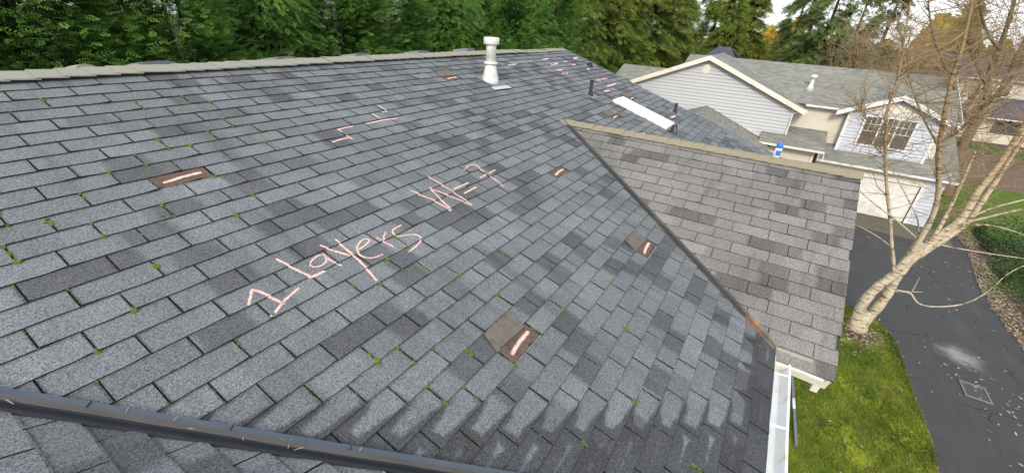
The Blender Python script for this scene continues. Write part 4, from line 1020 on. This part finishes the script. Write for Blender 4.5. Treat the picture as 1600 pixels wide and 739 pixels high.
def litter(name, pts_z, label, size=(.03, .07), seed=3):
    r = np.random.default_rng(seed); n = len(pts_z); P = np.array(pts_z)
    a = r.uniform(0, 6.28, n); L = r.uniform(size[0], size[1], n); w = L * r.uniform(.3, .5, n)
    D = np.stack([np.cos(a), np.sin(a), 0 * a], 1); E_ = np.stack([-np.sin(a), np.cos(a), 0 * a], 1); z = np.array([0, 0, 1.0])
    V = [P - D * L[:, None], P - E_ * w[:, None] + z * (r.uniform(.0, .02, n))[:, None], P + D * L[:, None] + z * r.uniform(0, .025, n)[:, None], P + E_ * w[:, None] + z * (r.uniform(.0, .02, n))[:, None], P + z * .004]
    V = np.concatenate(V); i = np.arange(n)
    F = np.concatenate([np.stack([i + k * n, i + ((k + 1) % 4) * n, i + 4 * n], 1) for k in range(4)])
    t = np.clip(r.normal(.55, .3, n), 0, 1)
    o = put(bpy.data.objects.new(name, arrays_mesh(name, V, F, LEAFD, attr=np.tile(t, 5)))); tag(o, label, 'leaves', kind='stuff'); return o
L1 = []
for i in range(210):
    x = random.uniform(8, 27); y = random.uniform(-9.2, -5.5)
    if random.random() > (.75 if y < -6.8 else .35): continue
    L1.append((x, y, .006))
for i in range(60): L1.append((gxc + random.gauss(.7, .9), gyc + random.gauss(-.3, .6), .006))
litter('fallen_leaves', L1, 'pale fallen leaves scattered over the asphalt driveway', (.03, .085), 4)
L2 = []
for i in range(4200):
    x = random.uniform(9, 30); y = np.interp(-x, [-29, -27.2, -24.5, -22.3, -20.4, -18.3, -15.5, -12, -4], [-9.6, -9.75, -9.35, -9.05, -8.98, -9.05, -9.2, -9.3, -9.3])
    L2.append((x, y + .12 - abs(random.gauss(0, .55)), .012 + random.uniform(0, .03)))
for i in range(260): L2.append((15.5 + random.gauss(0, .5), -4.4 + random.gauss(0, .45), .09))
litter('leaf_litter', L2, 'brown leaf litter along the driveway edge below the ivy', (.03, .08), 5)
L3 = [(random.uniform(9, 17), random.uniform(-5.2, -2), .12) for i in range(110)]
litter('lawn_leaves', L3, 'small pale leaves lying on the mossy lawn', (.02, .05), 6)
# aluminium strip lying on the lawn
s0_, s1_2 = onz((1237, 590), .1), onz((1243, 697), .1)
stp = empty('metal_rail', ((s0_ + s1_2) / 2), 'long dark metal rail with white sections lying on the lawn', 'rail')
seg = [0, .28, .36, .44, .52, .60, 1]
for i in range(6):
    MB().bar(s0_ + (s1_2 - s0_) * seg[i] + Vector((0, 0, .04)), s0_ + (s1_2 - s0_) * (seg[i + 1] - .001) + Vector((0, 0, .04)), .06, .04).build('rail_section', WHITE if i in (0, 2, 3) and i else LEAD, stp)
# ================================================================== IVY BANK
IVYM = leaf_mat('ivy_leaf', (.012, .03, .008), (.03, .07, .014), (.085, .15, .03), .35, .15)
def leafmass(name, n, fn, mat, size, label, cat, seed, up=.6, kind='stuff', parent=None, loc=None):
    r = np.random.default_rng(seed); P, T = fn(r, n); n = len(P)
    nn = r.normal(0, 1, (n, 3)); nn[:, 2] = np.abs(nn[:, 2]) + up; nn /= np.linalg.norm(nn, axis=1)[:, None]
    a = np.cross(nn, r.normal(0, 1, (n, 3))); a /= np.linalg.norm(a, axis=1)[:, None]; b = np.cross(nn, a)
    L = r.uniform(size[0], size[1], n)[:, None]
    V = np.concatenate([P - a * L, P - b * L * .55, P + a * L, P + b * L * .55]); i = np.arange(n)
    o = put(bpy.data.objects.new(name, arrays_mesh(name, V, np.stack([i, i + n, i + 2 * n, i + 3 * n], 1), mat, attr=np.tile(T, 4))), parent)
    if label: tag(o, label, cat, kind=kind)
    return o
def ivy_fn(r, n):
    x = r.uniform(10, 30.5, n); y = -9.75 - r.random(n) ** .8 * 5.5
    edge = np.interp(x, [10, 15, 18.3, 22, 25, 28.5, 30.5], [-10.0, -9.85, -9.7, -9.7, -9.95, -10.35, -10.6]); y = np.minimum(y, edge - r.random(n) * .3)
    h = np.clip((edge - y) * 1.3, 0, .75) + .22 * np.sin(x * 1.9 + y) + .18 * np.sin(y * 2.7 - x) + .1
    z = np.maximum(.04, h * r.random(n) ** .3)
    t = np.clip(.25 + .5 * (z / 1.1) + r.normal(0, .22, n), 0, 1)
    return np.stack([x, y, z], 1), t
leafmass('ivy', 30000, ivy_fn, IVYM, (.035, .085), 'dark glossy ivy bank beyond the leaf litter', 'ivy', 21)
LW2 = simple('far_lawn', (.085, .14, .022), .95, .1, .35, 1.5, grime=(.13, .16, .03), gscale=.6)
fl_ = MB().add([(29.5, -9.8, .0), (31, -22, .0), (50, -28, .0), (52, -12, .0), (40, -9.6, 0)], [(0, 4, 3, 2, 1)]).build('side_lawn', LW2); tag(fl_, kind='structure')
MUL = simple('bark_path', (.16, .115, .08), .95, .1, .3, 2.5)
mp = MB().add([(42, -9, .006), (41, -20, .006), (50, -26, .006), (55, -22, .006), (57, -10, .006)], [(0, 4, 3, 2, 1)]).build('bark_path', MUL); tag(mp, kind='structure')

# ================================================================== TREES
BARKD = simple('conifer_bark', (.055, .042, .034), .95, .1, .3, 6)
def conifer_mesh(name, seed, h, rad, mat, nb_, droop, z0=.6, frond=.42, top=.12, fl=.11, fw=.032, clump=.25):
    """crown of flat feathery sprays along branches, leaflet by leaflet"""
    r = np.random.default_rng(seed)
    k = nb_; zz = z0 + (h - z0) * (1 - np.sqrt(r.random(k) * .97 + .0)) ; zz = z0 + (h - z0) * r.random(k) ** 1.15
    az = r.uniform(0, 2 * np.pi, k)
    nc = max(20, k // 20); ci_ = r.integers(0, nc, k); zc = z0 + (h - z0) * r.random(nc) ** 1.1; ac = r.uniform(0, 2 * np.pi, nc); rc = r.uniform(.74, 1.16, nc)
    loose = r.random(k) < .22
    zz = np.where(loose, zz, zc[ci_] + r.normal(0, .30, k)); zz = np.clip(zz, z0, h - .05); az = np.where(loose, az, ac[ci_] + r.normal(0, .30, k) / max(rad, .5) * 1.6)
    R_ = rad * (top + (1 - top) * (1 - (zz - z0) / (h - z0)) ** .75) * (1 + .22 * np.sin(az * 3 + zz * 1.7 + seed) + .15 * np.sin(az * 7 - zz * 2.9)) * r.uniform(.82, 1.10, k) * np.where(loose, .85, rc[ci_])
    per = 7
    out = np.stack([np.cos(az), np.sin(az), 0 * az], 1)
    FP, FD, FT = [], [], []
    for j in range(per):
        t = .38 + .62 * (j + r.random(k)) / per
        rise = np.where(droop > 0, 0, .35)
        P = out * (R_ * t)[:, None]; P[:, 2] = zz + R_ * t * rise - droop * R_ * t ** 2
        sd = np.stack([-np.sin(az), np.cos(az), 0 * az], 1)
        spread = r.normal(0, 1, k) * .16 * R_ * (.3 + t)
        P = P + sd * spread[:, None] + r.normal(0, .05, (k, 3))
        D = out * 1.0 + sd * (r.normal(0, .55, k))[:, None]; D[:, 2] += r.normal(.10 if droop <= 0 else -.55, .3, k) - (droop * .5)
        FP.append(P); FD.append(D); FT.append(np.clip(t - .25 + r.normal(0, .12, k), 0, 1))  # brighter outwards: young tips, with highlights put into the tint
    P = np.concatenate(FP); D = np.concatenate(FD); FT = np.concatenate(FT); n = len(P)
    D /= np.linalg.norm(D, axis=1)[:, None]
    nrm = np.cross(D, np.stack([-P[:, 1], P[:, 0], 0 * P[:, 0]], 1) + r.normal(0, .6, (n, 3)) * rad * .6); nrm /= np.linalg.norm(nrm, axis=1)[:, None] + 1e-9
    S = np.cross(nrm, D)
    Lf = r.uniform(.65, 1.25, n)[:, None] * frond
    Vs, Ts = [], []
    for q in range(9):                      # four pairs and a tip
        if q == 8: base = P + D * Lf * .8; dirv = D; l = fl * .9
        else:
            sgn = 1 if q % 2 else -1; f = .12 + .2 * (q // 2); base = P + D * Lf * f; dirv = D * .75 + S * (.75 * sgn) - nrm * .12; l = fl * (1.25 - .18 * (q // 2))
        wv = np.cross(nrm, dirv); wv /= np.linalg.norm(wv, axis=1)[:, None] + 1e-9
        jl = l * r.uniform(.75, 1.25, n)[:, None]
        tip = base + dirv * jl - np.array([0, 0, 1]) * (jl * (.12 + .25 * max(droop, 0)))
        mid = base + dirv * jl * .5
        Vs += [base, mid + wv * fw * .5, tip, mid - wv * fw * .5]
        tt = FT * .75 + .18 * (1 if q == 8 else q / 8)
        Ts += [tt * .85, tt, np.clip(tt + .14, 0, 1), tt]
    V = np.stack(Vs, 1).reshape(-1, 3); T = np.stack(Ts, 1).reshape(-1)
    F = np.arange(len(V)).reshape(-1, 4)
    return arrays_mesh(name, V, F, mat, attr=T)
def trunk_mesh(name, h, r0, seed, rad=1.5, n=26):
    r = random.Random(seed); b = MB()
    b.tube([(0, 0, 0), (.03, .02, h * .3), (-.02, .05, h * .6), (0, 0, h * .97)], [r0, r0 * .8, r0 * .5, r0 * .06], 9)
    for i in range(n):
        z = h * (.08 + .85 * i / n); a = r.uniform(0, 6.28); L = rad * .8 * (1 - z / h) + .15
        b.tube([(0, 0, z), (math.cos(a) * L * .5, math.sin(a) * L * .5, z + .04 * L), (math.cos(a) * L, math.sin(a) * L, z + .02)], [r0 * .22, r0 * .14, .008], 5)
    me = bpy.data.meshes.new(name); me.from_pydata(b.v, [], b.f); me.materials.append(BARKD); me.update(); return me
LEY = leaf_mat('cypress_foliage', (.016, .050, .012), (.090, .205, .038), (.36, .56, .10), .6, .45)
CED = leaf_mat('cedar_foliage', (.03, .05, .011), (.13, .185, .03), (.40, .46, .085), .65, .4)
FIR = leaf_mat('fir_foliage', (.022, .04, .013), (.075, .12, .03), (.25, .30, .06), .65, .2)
def tree(name, crown, trunk, loc, rz, sc, label, group):
    e = empty(name, loc, label, 'tree', group); e.rotation_euler.z = rz; e.scale = (sc[0], sc[0], sc[1])
    c = bpy.data.objects.new('crown', crown); COL.objects.link(c); c.parent = e
    t = bpy.data.objects.new('trunk', trunk); COL.objects.link(t); t.parent = e
    return e
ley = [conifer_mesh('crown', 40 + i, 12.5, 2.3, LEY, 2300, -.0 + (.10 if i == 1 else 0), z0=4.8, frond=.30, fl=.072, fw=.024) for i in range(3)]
leyt = trunk_mesh('trunk', 12, .10, 1, 1.7)
spots_t = [(-2.2, 12.6), (0.3, 12.2), (2.7, 12.5), (4.9, 12.1), (7.4, 12.6), (9.6, 12.3), (12.2, 12.7), (14.6, 12.3), (17.2, 12.8), (19.6, 12.4), (22.2, 12.8), (24.8, 12.5),
           (-1, 15.2), (1.8, 15), (4, 15.3), (6.5, 15), (9, 15.4), (11.5, 15.1), (14, 15.3), (17, 15.4), (20, 15.2), (23, 15.6), (26.5, 15.4)]
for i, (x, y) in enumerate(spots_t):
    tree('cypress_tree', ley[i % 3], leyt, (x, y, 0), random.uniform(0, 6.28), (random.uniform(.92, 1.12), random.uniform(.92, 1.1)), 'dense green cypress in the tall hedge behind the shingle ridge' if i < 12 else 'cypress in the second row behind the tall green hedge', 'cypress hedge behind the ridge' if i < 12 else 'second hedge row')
ced = [conifer_mesh('crown', 60 + i, 15, 3.2, CED, 1200, .42, z0=1.0, frond=.55, fl=.17, fw=.05) for i in range(2)]
cedt = trunk_mesh('trunk', 14.5, .25, 2, 2.6)
for i, (x, y, s) in enumerate(((29, 15.6, 1.0), (33.5, 15.0, 1.05), (38.5, 14.8, 1.1), (44, 14.6, 1.15), (50, 14.2, 1.2), (35, 19, 1.2), (42, 19, 1.25), (55, 13.0, 1.15), (60, 17, 1.3), (70, 16, 1.3), (50, 6.3, .82), (56, 4.9, .9), (62, 9.5, 1.1))):
    tree('cedar_tree', ced[i % 2], cedt, (x, y, 0), random.uniform(0, 6.28), (s * 1.15, s), 'yellow-green drooping cedar beyond the siding gable' , 'cedars beyond the gable')
fir = [conifer_mesh('crown', 80 + i, 16, 3.4, FIR, 520, .35, z0=2.0, frond=.7, fl=.22, fw=.07, top=.2) for i in range(2)]
firt = trunk_mesh('trunk', 15.5, .32, 3, 3)
for i, (p, x, s) in enumerate((((1290, 60), 52, 1.0), ((1262, 60), 60, 1.05), ((1335, 60), 58, .95), ((1380, 60), 64, 1.0), ((1240, 60), 75, 1.05))):
    Q = onx(p, x)
    tree('fir_tree', fir[i % 2], firt, (x, Q.y, 0), random.uniform(0, 6.28), (s, s), 'dark open fir standing behind the neighbour\'s roof ridge', 'firs behind the neighbour')
# distant wood with autumn colour and a painted warm sun glow, one mass
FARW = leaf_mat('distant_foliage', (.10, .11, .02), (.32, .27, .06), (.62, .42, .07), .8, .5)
def far_fn(r, n):
    a = r.uniform(-.62, .30, n); d_ = r.uniform(95, 150, n); x = d_ * np.cos(a); y = d_ * np.sin(a)
    hmax = 9 + 3.5 * np.sin(a * 23) + 2.2 * np.sin(a * 61 + 1) + 1.5 * np.sin(a * 140); hmax = np.where((a > -.02) & (a < .09), hmax - 1.5, hmax)
    z = hmax * r.random(n) ** .6
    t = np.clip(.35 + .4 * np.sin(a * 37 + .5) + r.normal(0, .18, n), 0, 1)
    t = np.where((a > -.02) & (a < .1), np.clip(t + .45, 0, 1), np.where(a < -.14, np.clip(t + .3, 0, 1), t))  # warm glow behind the firs painted into the leaf tint
    return np.stack([x, y, z], 1), t
leafmass('distant_wood', 26000, far_fn, FARW, (.5, 1.0), 'autumn- and glow-tinted distant woodland along the horizon', 'woodland', 31, .2)

# bare deciduous trees
def vplane(base, offd):                  # vertical plane facing the viewer through the base, moved offd metres away
    hf = Vector((RM[2][0], RM[2][1], 0)).normalized(); return hf, hf.dot(Vector((base.x, base.y, 0))) + offd
def onv(p, base, offd): hf, d_ = vplane(base, offd); return hit(p, tuple(hf), d_)
BIRCH = NM('birch_bark', .85, .2)
_z = BIRCH.dot((0, 0, 1)); _bn = BIRCH.noise(1, 4, .65, vec=BIRCH.comb(BIRCH.math('MULTIPLY', BIRCH.dot((1, 0, 0)), 3.0), BIRCH.math('MULTIPLY', BIRCH.dot((0, 1, 0)), 3.0), BIRCH.math('MULTIPLY', _z, 16.0)))
_w = BIRCH.noise(2.2, 3, .6)
_c = BIRCH.mix(_w, (.47, .39, .27), (.61, .54, .42)); _c = BIRCH.mix(BIRCH.smooth(_z, 3.5, 7.0), _c, (.38, .25, .13))
_c = BIRCH.mix(BIRCH.math('MULTIPLY', BIRCH.smooth(_bn, .53, .62), .85), _c, (.10, .07, .045))
_c = BIRCH.mix(BIRCH.math('MULTIPLY', BIRCH.smooth(BIRCH.noise(3.4, 5, .7), .54, .66), .6), _c, (.30, .19, .11))
_c = BIRCH.mix(BIRCH.math('MULTIPLY', BIRCH.smooth(BIRCH.noise(1.3, 4, .6), .55, .7), .5), _c, (.25, .27, .14))
BIRCH.color(_c); BIRCH.bump(_bn, .9, .05); BIRCH = BIRCH.mat
TWIG = simple('twig_brown', (.28, .205, .125), .9, .1, .3, 3)
base = onz((1339, 513), .05)
bt = empty('birch_tree', base, 'pale multi-stemmed bare birch leaning from the mossy lawn over the driveway', 'tree')
sc_ = 14.2 / FPX
def stem(path, w0, w1, offs, name='stem', mat=None, par=bt, b0=None, n=9, sub=3):
    b0 = b0 or base
    P = smoothpath(path, 2); k = len(P)
    pts = [onv(p, b0, offs[0] + (offs[1] - offs[0]) * i / (k - 1)) for i, p in enumerate(P)]
    fac = (.56 if w0 >= .2 else .46) if par is bt else .8
    rad = [fac * (w0 + (w1 - w0) * i / (k - 1)) for i in range(k)]
    rad = [r_ * (1 + .07 * math.sin(i * 1.7 + w0 * 90)) for i, r_ in enumerate(rad)]
    MB().tube(pts, rad, n).build(name, mat or BIRCH, par, True)
    return pts, rad
allp = []
def st(*a, **k):
    r_ = stem(*a, **k); allp.append(r_); return r_
MB().tube([base + Vector((.0, 0, -.15)), onv((1341, 505), base, 0), onv((1352, 486), base, 0)], [.36, .27, .17], 12).build('root_flare', BIRCH, bt, True)
st([(1335, 505), (1347, 474), (1366, 452), (1388, 436), (1402, 424), (1425, 395)], .30, .17, (0, 0))
st([(1345, 510), (1372, 480), (1390, 455), (1403, 428), (1420, 402), (1437, 378)], .26, .20, (.12, .1))
st([(1396, 432), (1396, 405), (1393, 383), (1391, 342), (1386, 302), (1383, 253), (1384, 204), (1382, 186), (1391, 158), (1405, 116), (1412, 70), (1420, 20), (1428, -40)], .12, .02, (0, -.8))
st([(1422, 398), (1440, 371), (1461, 332), (1468, 290), (1465, 245), (1470, 208), (1479, 162), (1488, 116), (1500, 88), (1511, 42), (1520, 0), (1530, -50)], .17, .04, (0, -1.2))
st([(1428, 388), (1443, 370), (1455, 345)], .12, .08, (.1, -.2))
st([(1403, 428), (1432, 396), (1472, 366), (1505, 342), (1525, 302), (1550, 273), (1570, 245), (1600, 196), (1640, 130), (1690, 40)], .26, .06, (.05, .7))
st([(1430, 402), (1475, 374), (1512, 348), (1538, 310), (1562, 275), (1600, 215), (1650, 140)], .20, .05, (.25, 1.2))
st([(1460, 370), (1477, 340), (1490, 312), (1501, 290), (1512, 265), (1524, 236)], .13, .06, (.2, 1.0))
st([(1505, 346), (1545, 326), (1600, 312), (1660, 300)], .07, .03, (.4, 1.6))
st([(1500, 350), (1540, 340), (1570, 333), (1600, 326), (1650, 318)], .08, .04, (.2, -.6))
st([(1500, 354), (1540, 350), (1575, 358), (1600, 368)], .07, .03, (.3, -.8))
st([(1460, 380), (1490, 387), (1530, 394), (1600, 404)], .04, .02, (.2, -.9))
st([(1400, 455), (1423, 456), (1430, 470), (1440, 477), (1464, 480), (1508, 476), (1545, 456), (1570, 430), (1600, 414), (1640, 405)], .06, .02, (0, -1.4))
st([(1424, 457), (1431, 445), (1437, 433)], .04, .015, (-.15, -.3))
st([(1398, 452), (1420, 456), (1441, 456)], .03, .015, (0, -.2))
st([(1432, 372), (1410, 352), (1387, 334), (1365, 318), (1347, 302), (1330, 285)], .055, .015, (0, -.9))
st([(1396, 388), (1371, 369), (1350, 357), (1335, 350)], .04, .012, (0, -.6))
st([(1436, 365), (1434, 340), (1420, 314), (1403, 281), (1391, 262)], .05, .02, (.1, .8))
st([(1466, 228), (1448, 197), (1430, 155), (1419, 120), (1409, 70), (1400, 20)], .055, .015, (-.4, .6))
st([(1466, 226), (1490, 212), (1507, 197), (1530, 178), (1560, 150)], .045, .012, (-.4, -1.4))
st([(1391, 262), (1375, 235), (1365, 205), (1345, 170)], .03, .008, (-.3, .5))
# fine twigs grown from the stems
def twigs(par, sources, n, L0, L1, r0, seed, mat, name='twigs', upw=.35, minz=0, bias=(0, 0, 0)):
    r = random.Random(seed); b = MB()
    for i in range(n):
        pts, rad = r.choice(sources); j = r.randint(max(1, len(pts) // 4), len(pts) - 1); P = Vector(pts[j])
        if P.z < minz: continue
        d_ = Vector((r.gauss(0, 1) + bias[0], r.gauss(0, 1) + bias[1], r.gauss(upw, .6) + bias[2])).normalized(); L = r.uniform(L0, L1)
        k = 6; path = [P]; dd = d_.copy()
        for q in range(k):
            dd = (dd + Vector((r.gauss(0, .16), r.gauss(0, .16), r.gauss(.02, .13)))).normalized(); path.append(path[-1] + dd * (L / k))
        rr = r0 * r.uniform(.7, 1.2)
        b.tube(path, [rr * (1 - .8 * q / k) for q in range(k + 1)], 4, cap=False)
        for m_ in range(r.randint(2, 5)):
            q = r.randint(2, k); Q = path[q]; d2 = (dd + Vector((r.gauss(0, .8), r.gauss(0, .8), r.gauss(.1, .6)))).normalized(); l2 = L * r.uniform(.25, .5)
            M_ = Q + d2 * l2 * .5 + Vector((r.gauss(0, .03), r.gauss(0, .03), r.gauss(0, .03)))
            b.tube([Q, M_, Q + d2 * l2 + Vector((0, 0, r.gauss(0, .06)))], [rr * .4, rr * .3, rr * .15], 3, cap=False)
    o = b.build(name, mat, par); tag(o, kind='stuff'); return o
twigs(bt, allp[2:4] + allp[5:8] + allp[18:21], 430, .5, 1.8, .012, 5, TWIG, minz=3.0)
# second bare tree behind, by the garage corner
b2 = onx((1494, 262), 35.0); b2.z = 0
t2 = empty('bare_tree', b2, 'grey-brown bare tree with spreading limbs at the garage corner', 'tree')
BARK2 = simple('grey_brown_bark', (.17, .125, .085), .95, .1, .3, 3, grime=(.22, .2, .11), gscale=1.5)
def s2(path, w0, w1, offs): return stem(path, w0, w1, offs, 'limb', BARK2, t2, b2)
src = [s2([(1478, 305), (1490, 262), (1504, 226), (1522, 197), (1539, 170)], .36, .27, (0, 0)),
       s2([(1538, 172), (1543, 150), (1543, 123), (1556, 90), (1564, 70), (1578, 28), (1590, -20)], .24, .08, (0, -1)),
       s2([(1538, 172), (1556, 152), (1572, 132), (1592, 85), (1610, 50), (1630, 0)], .26, .1, (0, 1.5)),
       s2([(1540, 130), (1520, 90), (1512, 60), (1518, 20), (1530, -30)], .12, .04, (-.3, 1)),
       s2([(1562, 78), (1540, 50), (1530, 10), (1528, -30)], .1, .03, (-.8, -2)),
       s2([(1522, 196), (1500, 170), (1490, 130), (1470, 90), (1455, 50), (1450, 0)], .11, .03, (0, -1.6)),
       s2([(1580, 110), (1600, 100), (1640, 85)], .1, .04, (.8, .8))]
twigs(t2, src, 480, 1.0, 3.2, .022, 8, TWIG, minz=5)
# twiggy winter shrubs-trees behind the neighbour's ridge
def bare_bush(p, x, hgt, spread, n, seed, label):
    Q = onx(p, x); Q.z = 0; e = empty('bare_shrub_tree', Q, label, 'tree', 'twiggy trees behind the neighbour'); r = random.Random(seed); src = []
    b = MB()
    for i in range(9):
        a = r.uniform(0, 6.28); d_ = Vector((math.cos(a) * spread * r.uniform(.3, 1), math.sin(a) * spread * r.uniform(.3, 1), hgt * r.uniform(.75, 1.05)))
        path = [Q + Vector((d_.x * t ** 1.5 + r.gauss(0, .1), d_.y * t ** 1.5 + r.gauss(0, .1), d_.z * t)) for t in [j / 9 for j in range(10)]]
        rad = [.12 * (1 - .9 * j / 9) for j in range(10)]
        MB().tube(path, rad, 6).build('limb', TWIG, e); src.append((path, rad))
    twigs(e, src, int(n * 1.9), .8, 2.6, .018, seed + 1, TWIG, minz=hgt * .35, bias=(0, 0, .1))
for i, (p, x, hg, sp_, n_) in enumerate((((1390, 60), 41, 9.6, 3.2, 300), ((1440, 60), 45, 9.2, 3.2, 260), ((1350, 60), 44, 8.6, 2.6, 200), ((1500, 60), 50, 9.5, 3.0, 220), ((1555, 60), 46, 8.5, 2.6, 160))):
    bare_bush(p, x, hg, sp_, n_, 70 + i, 'fine-twigged leafless tree behind the neighbour\'s grey roof')
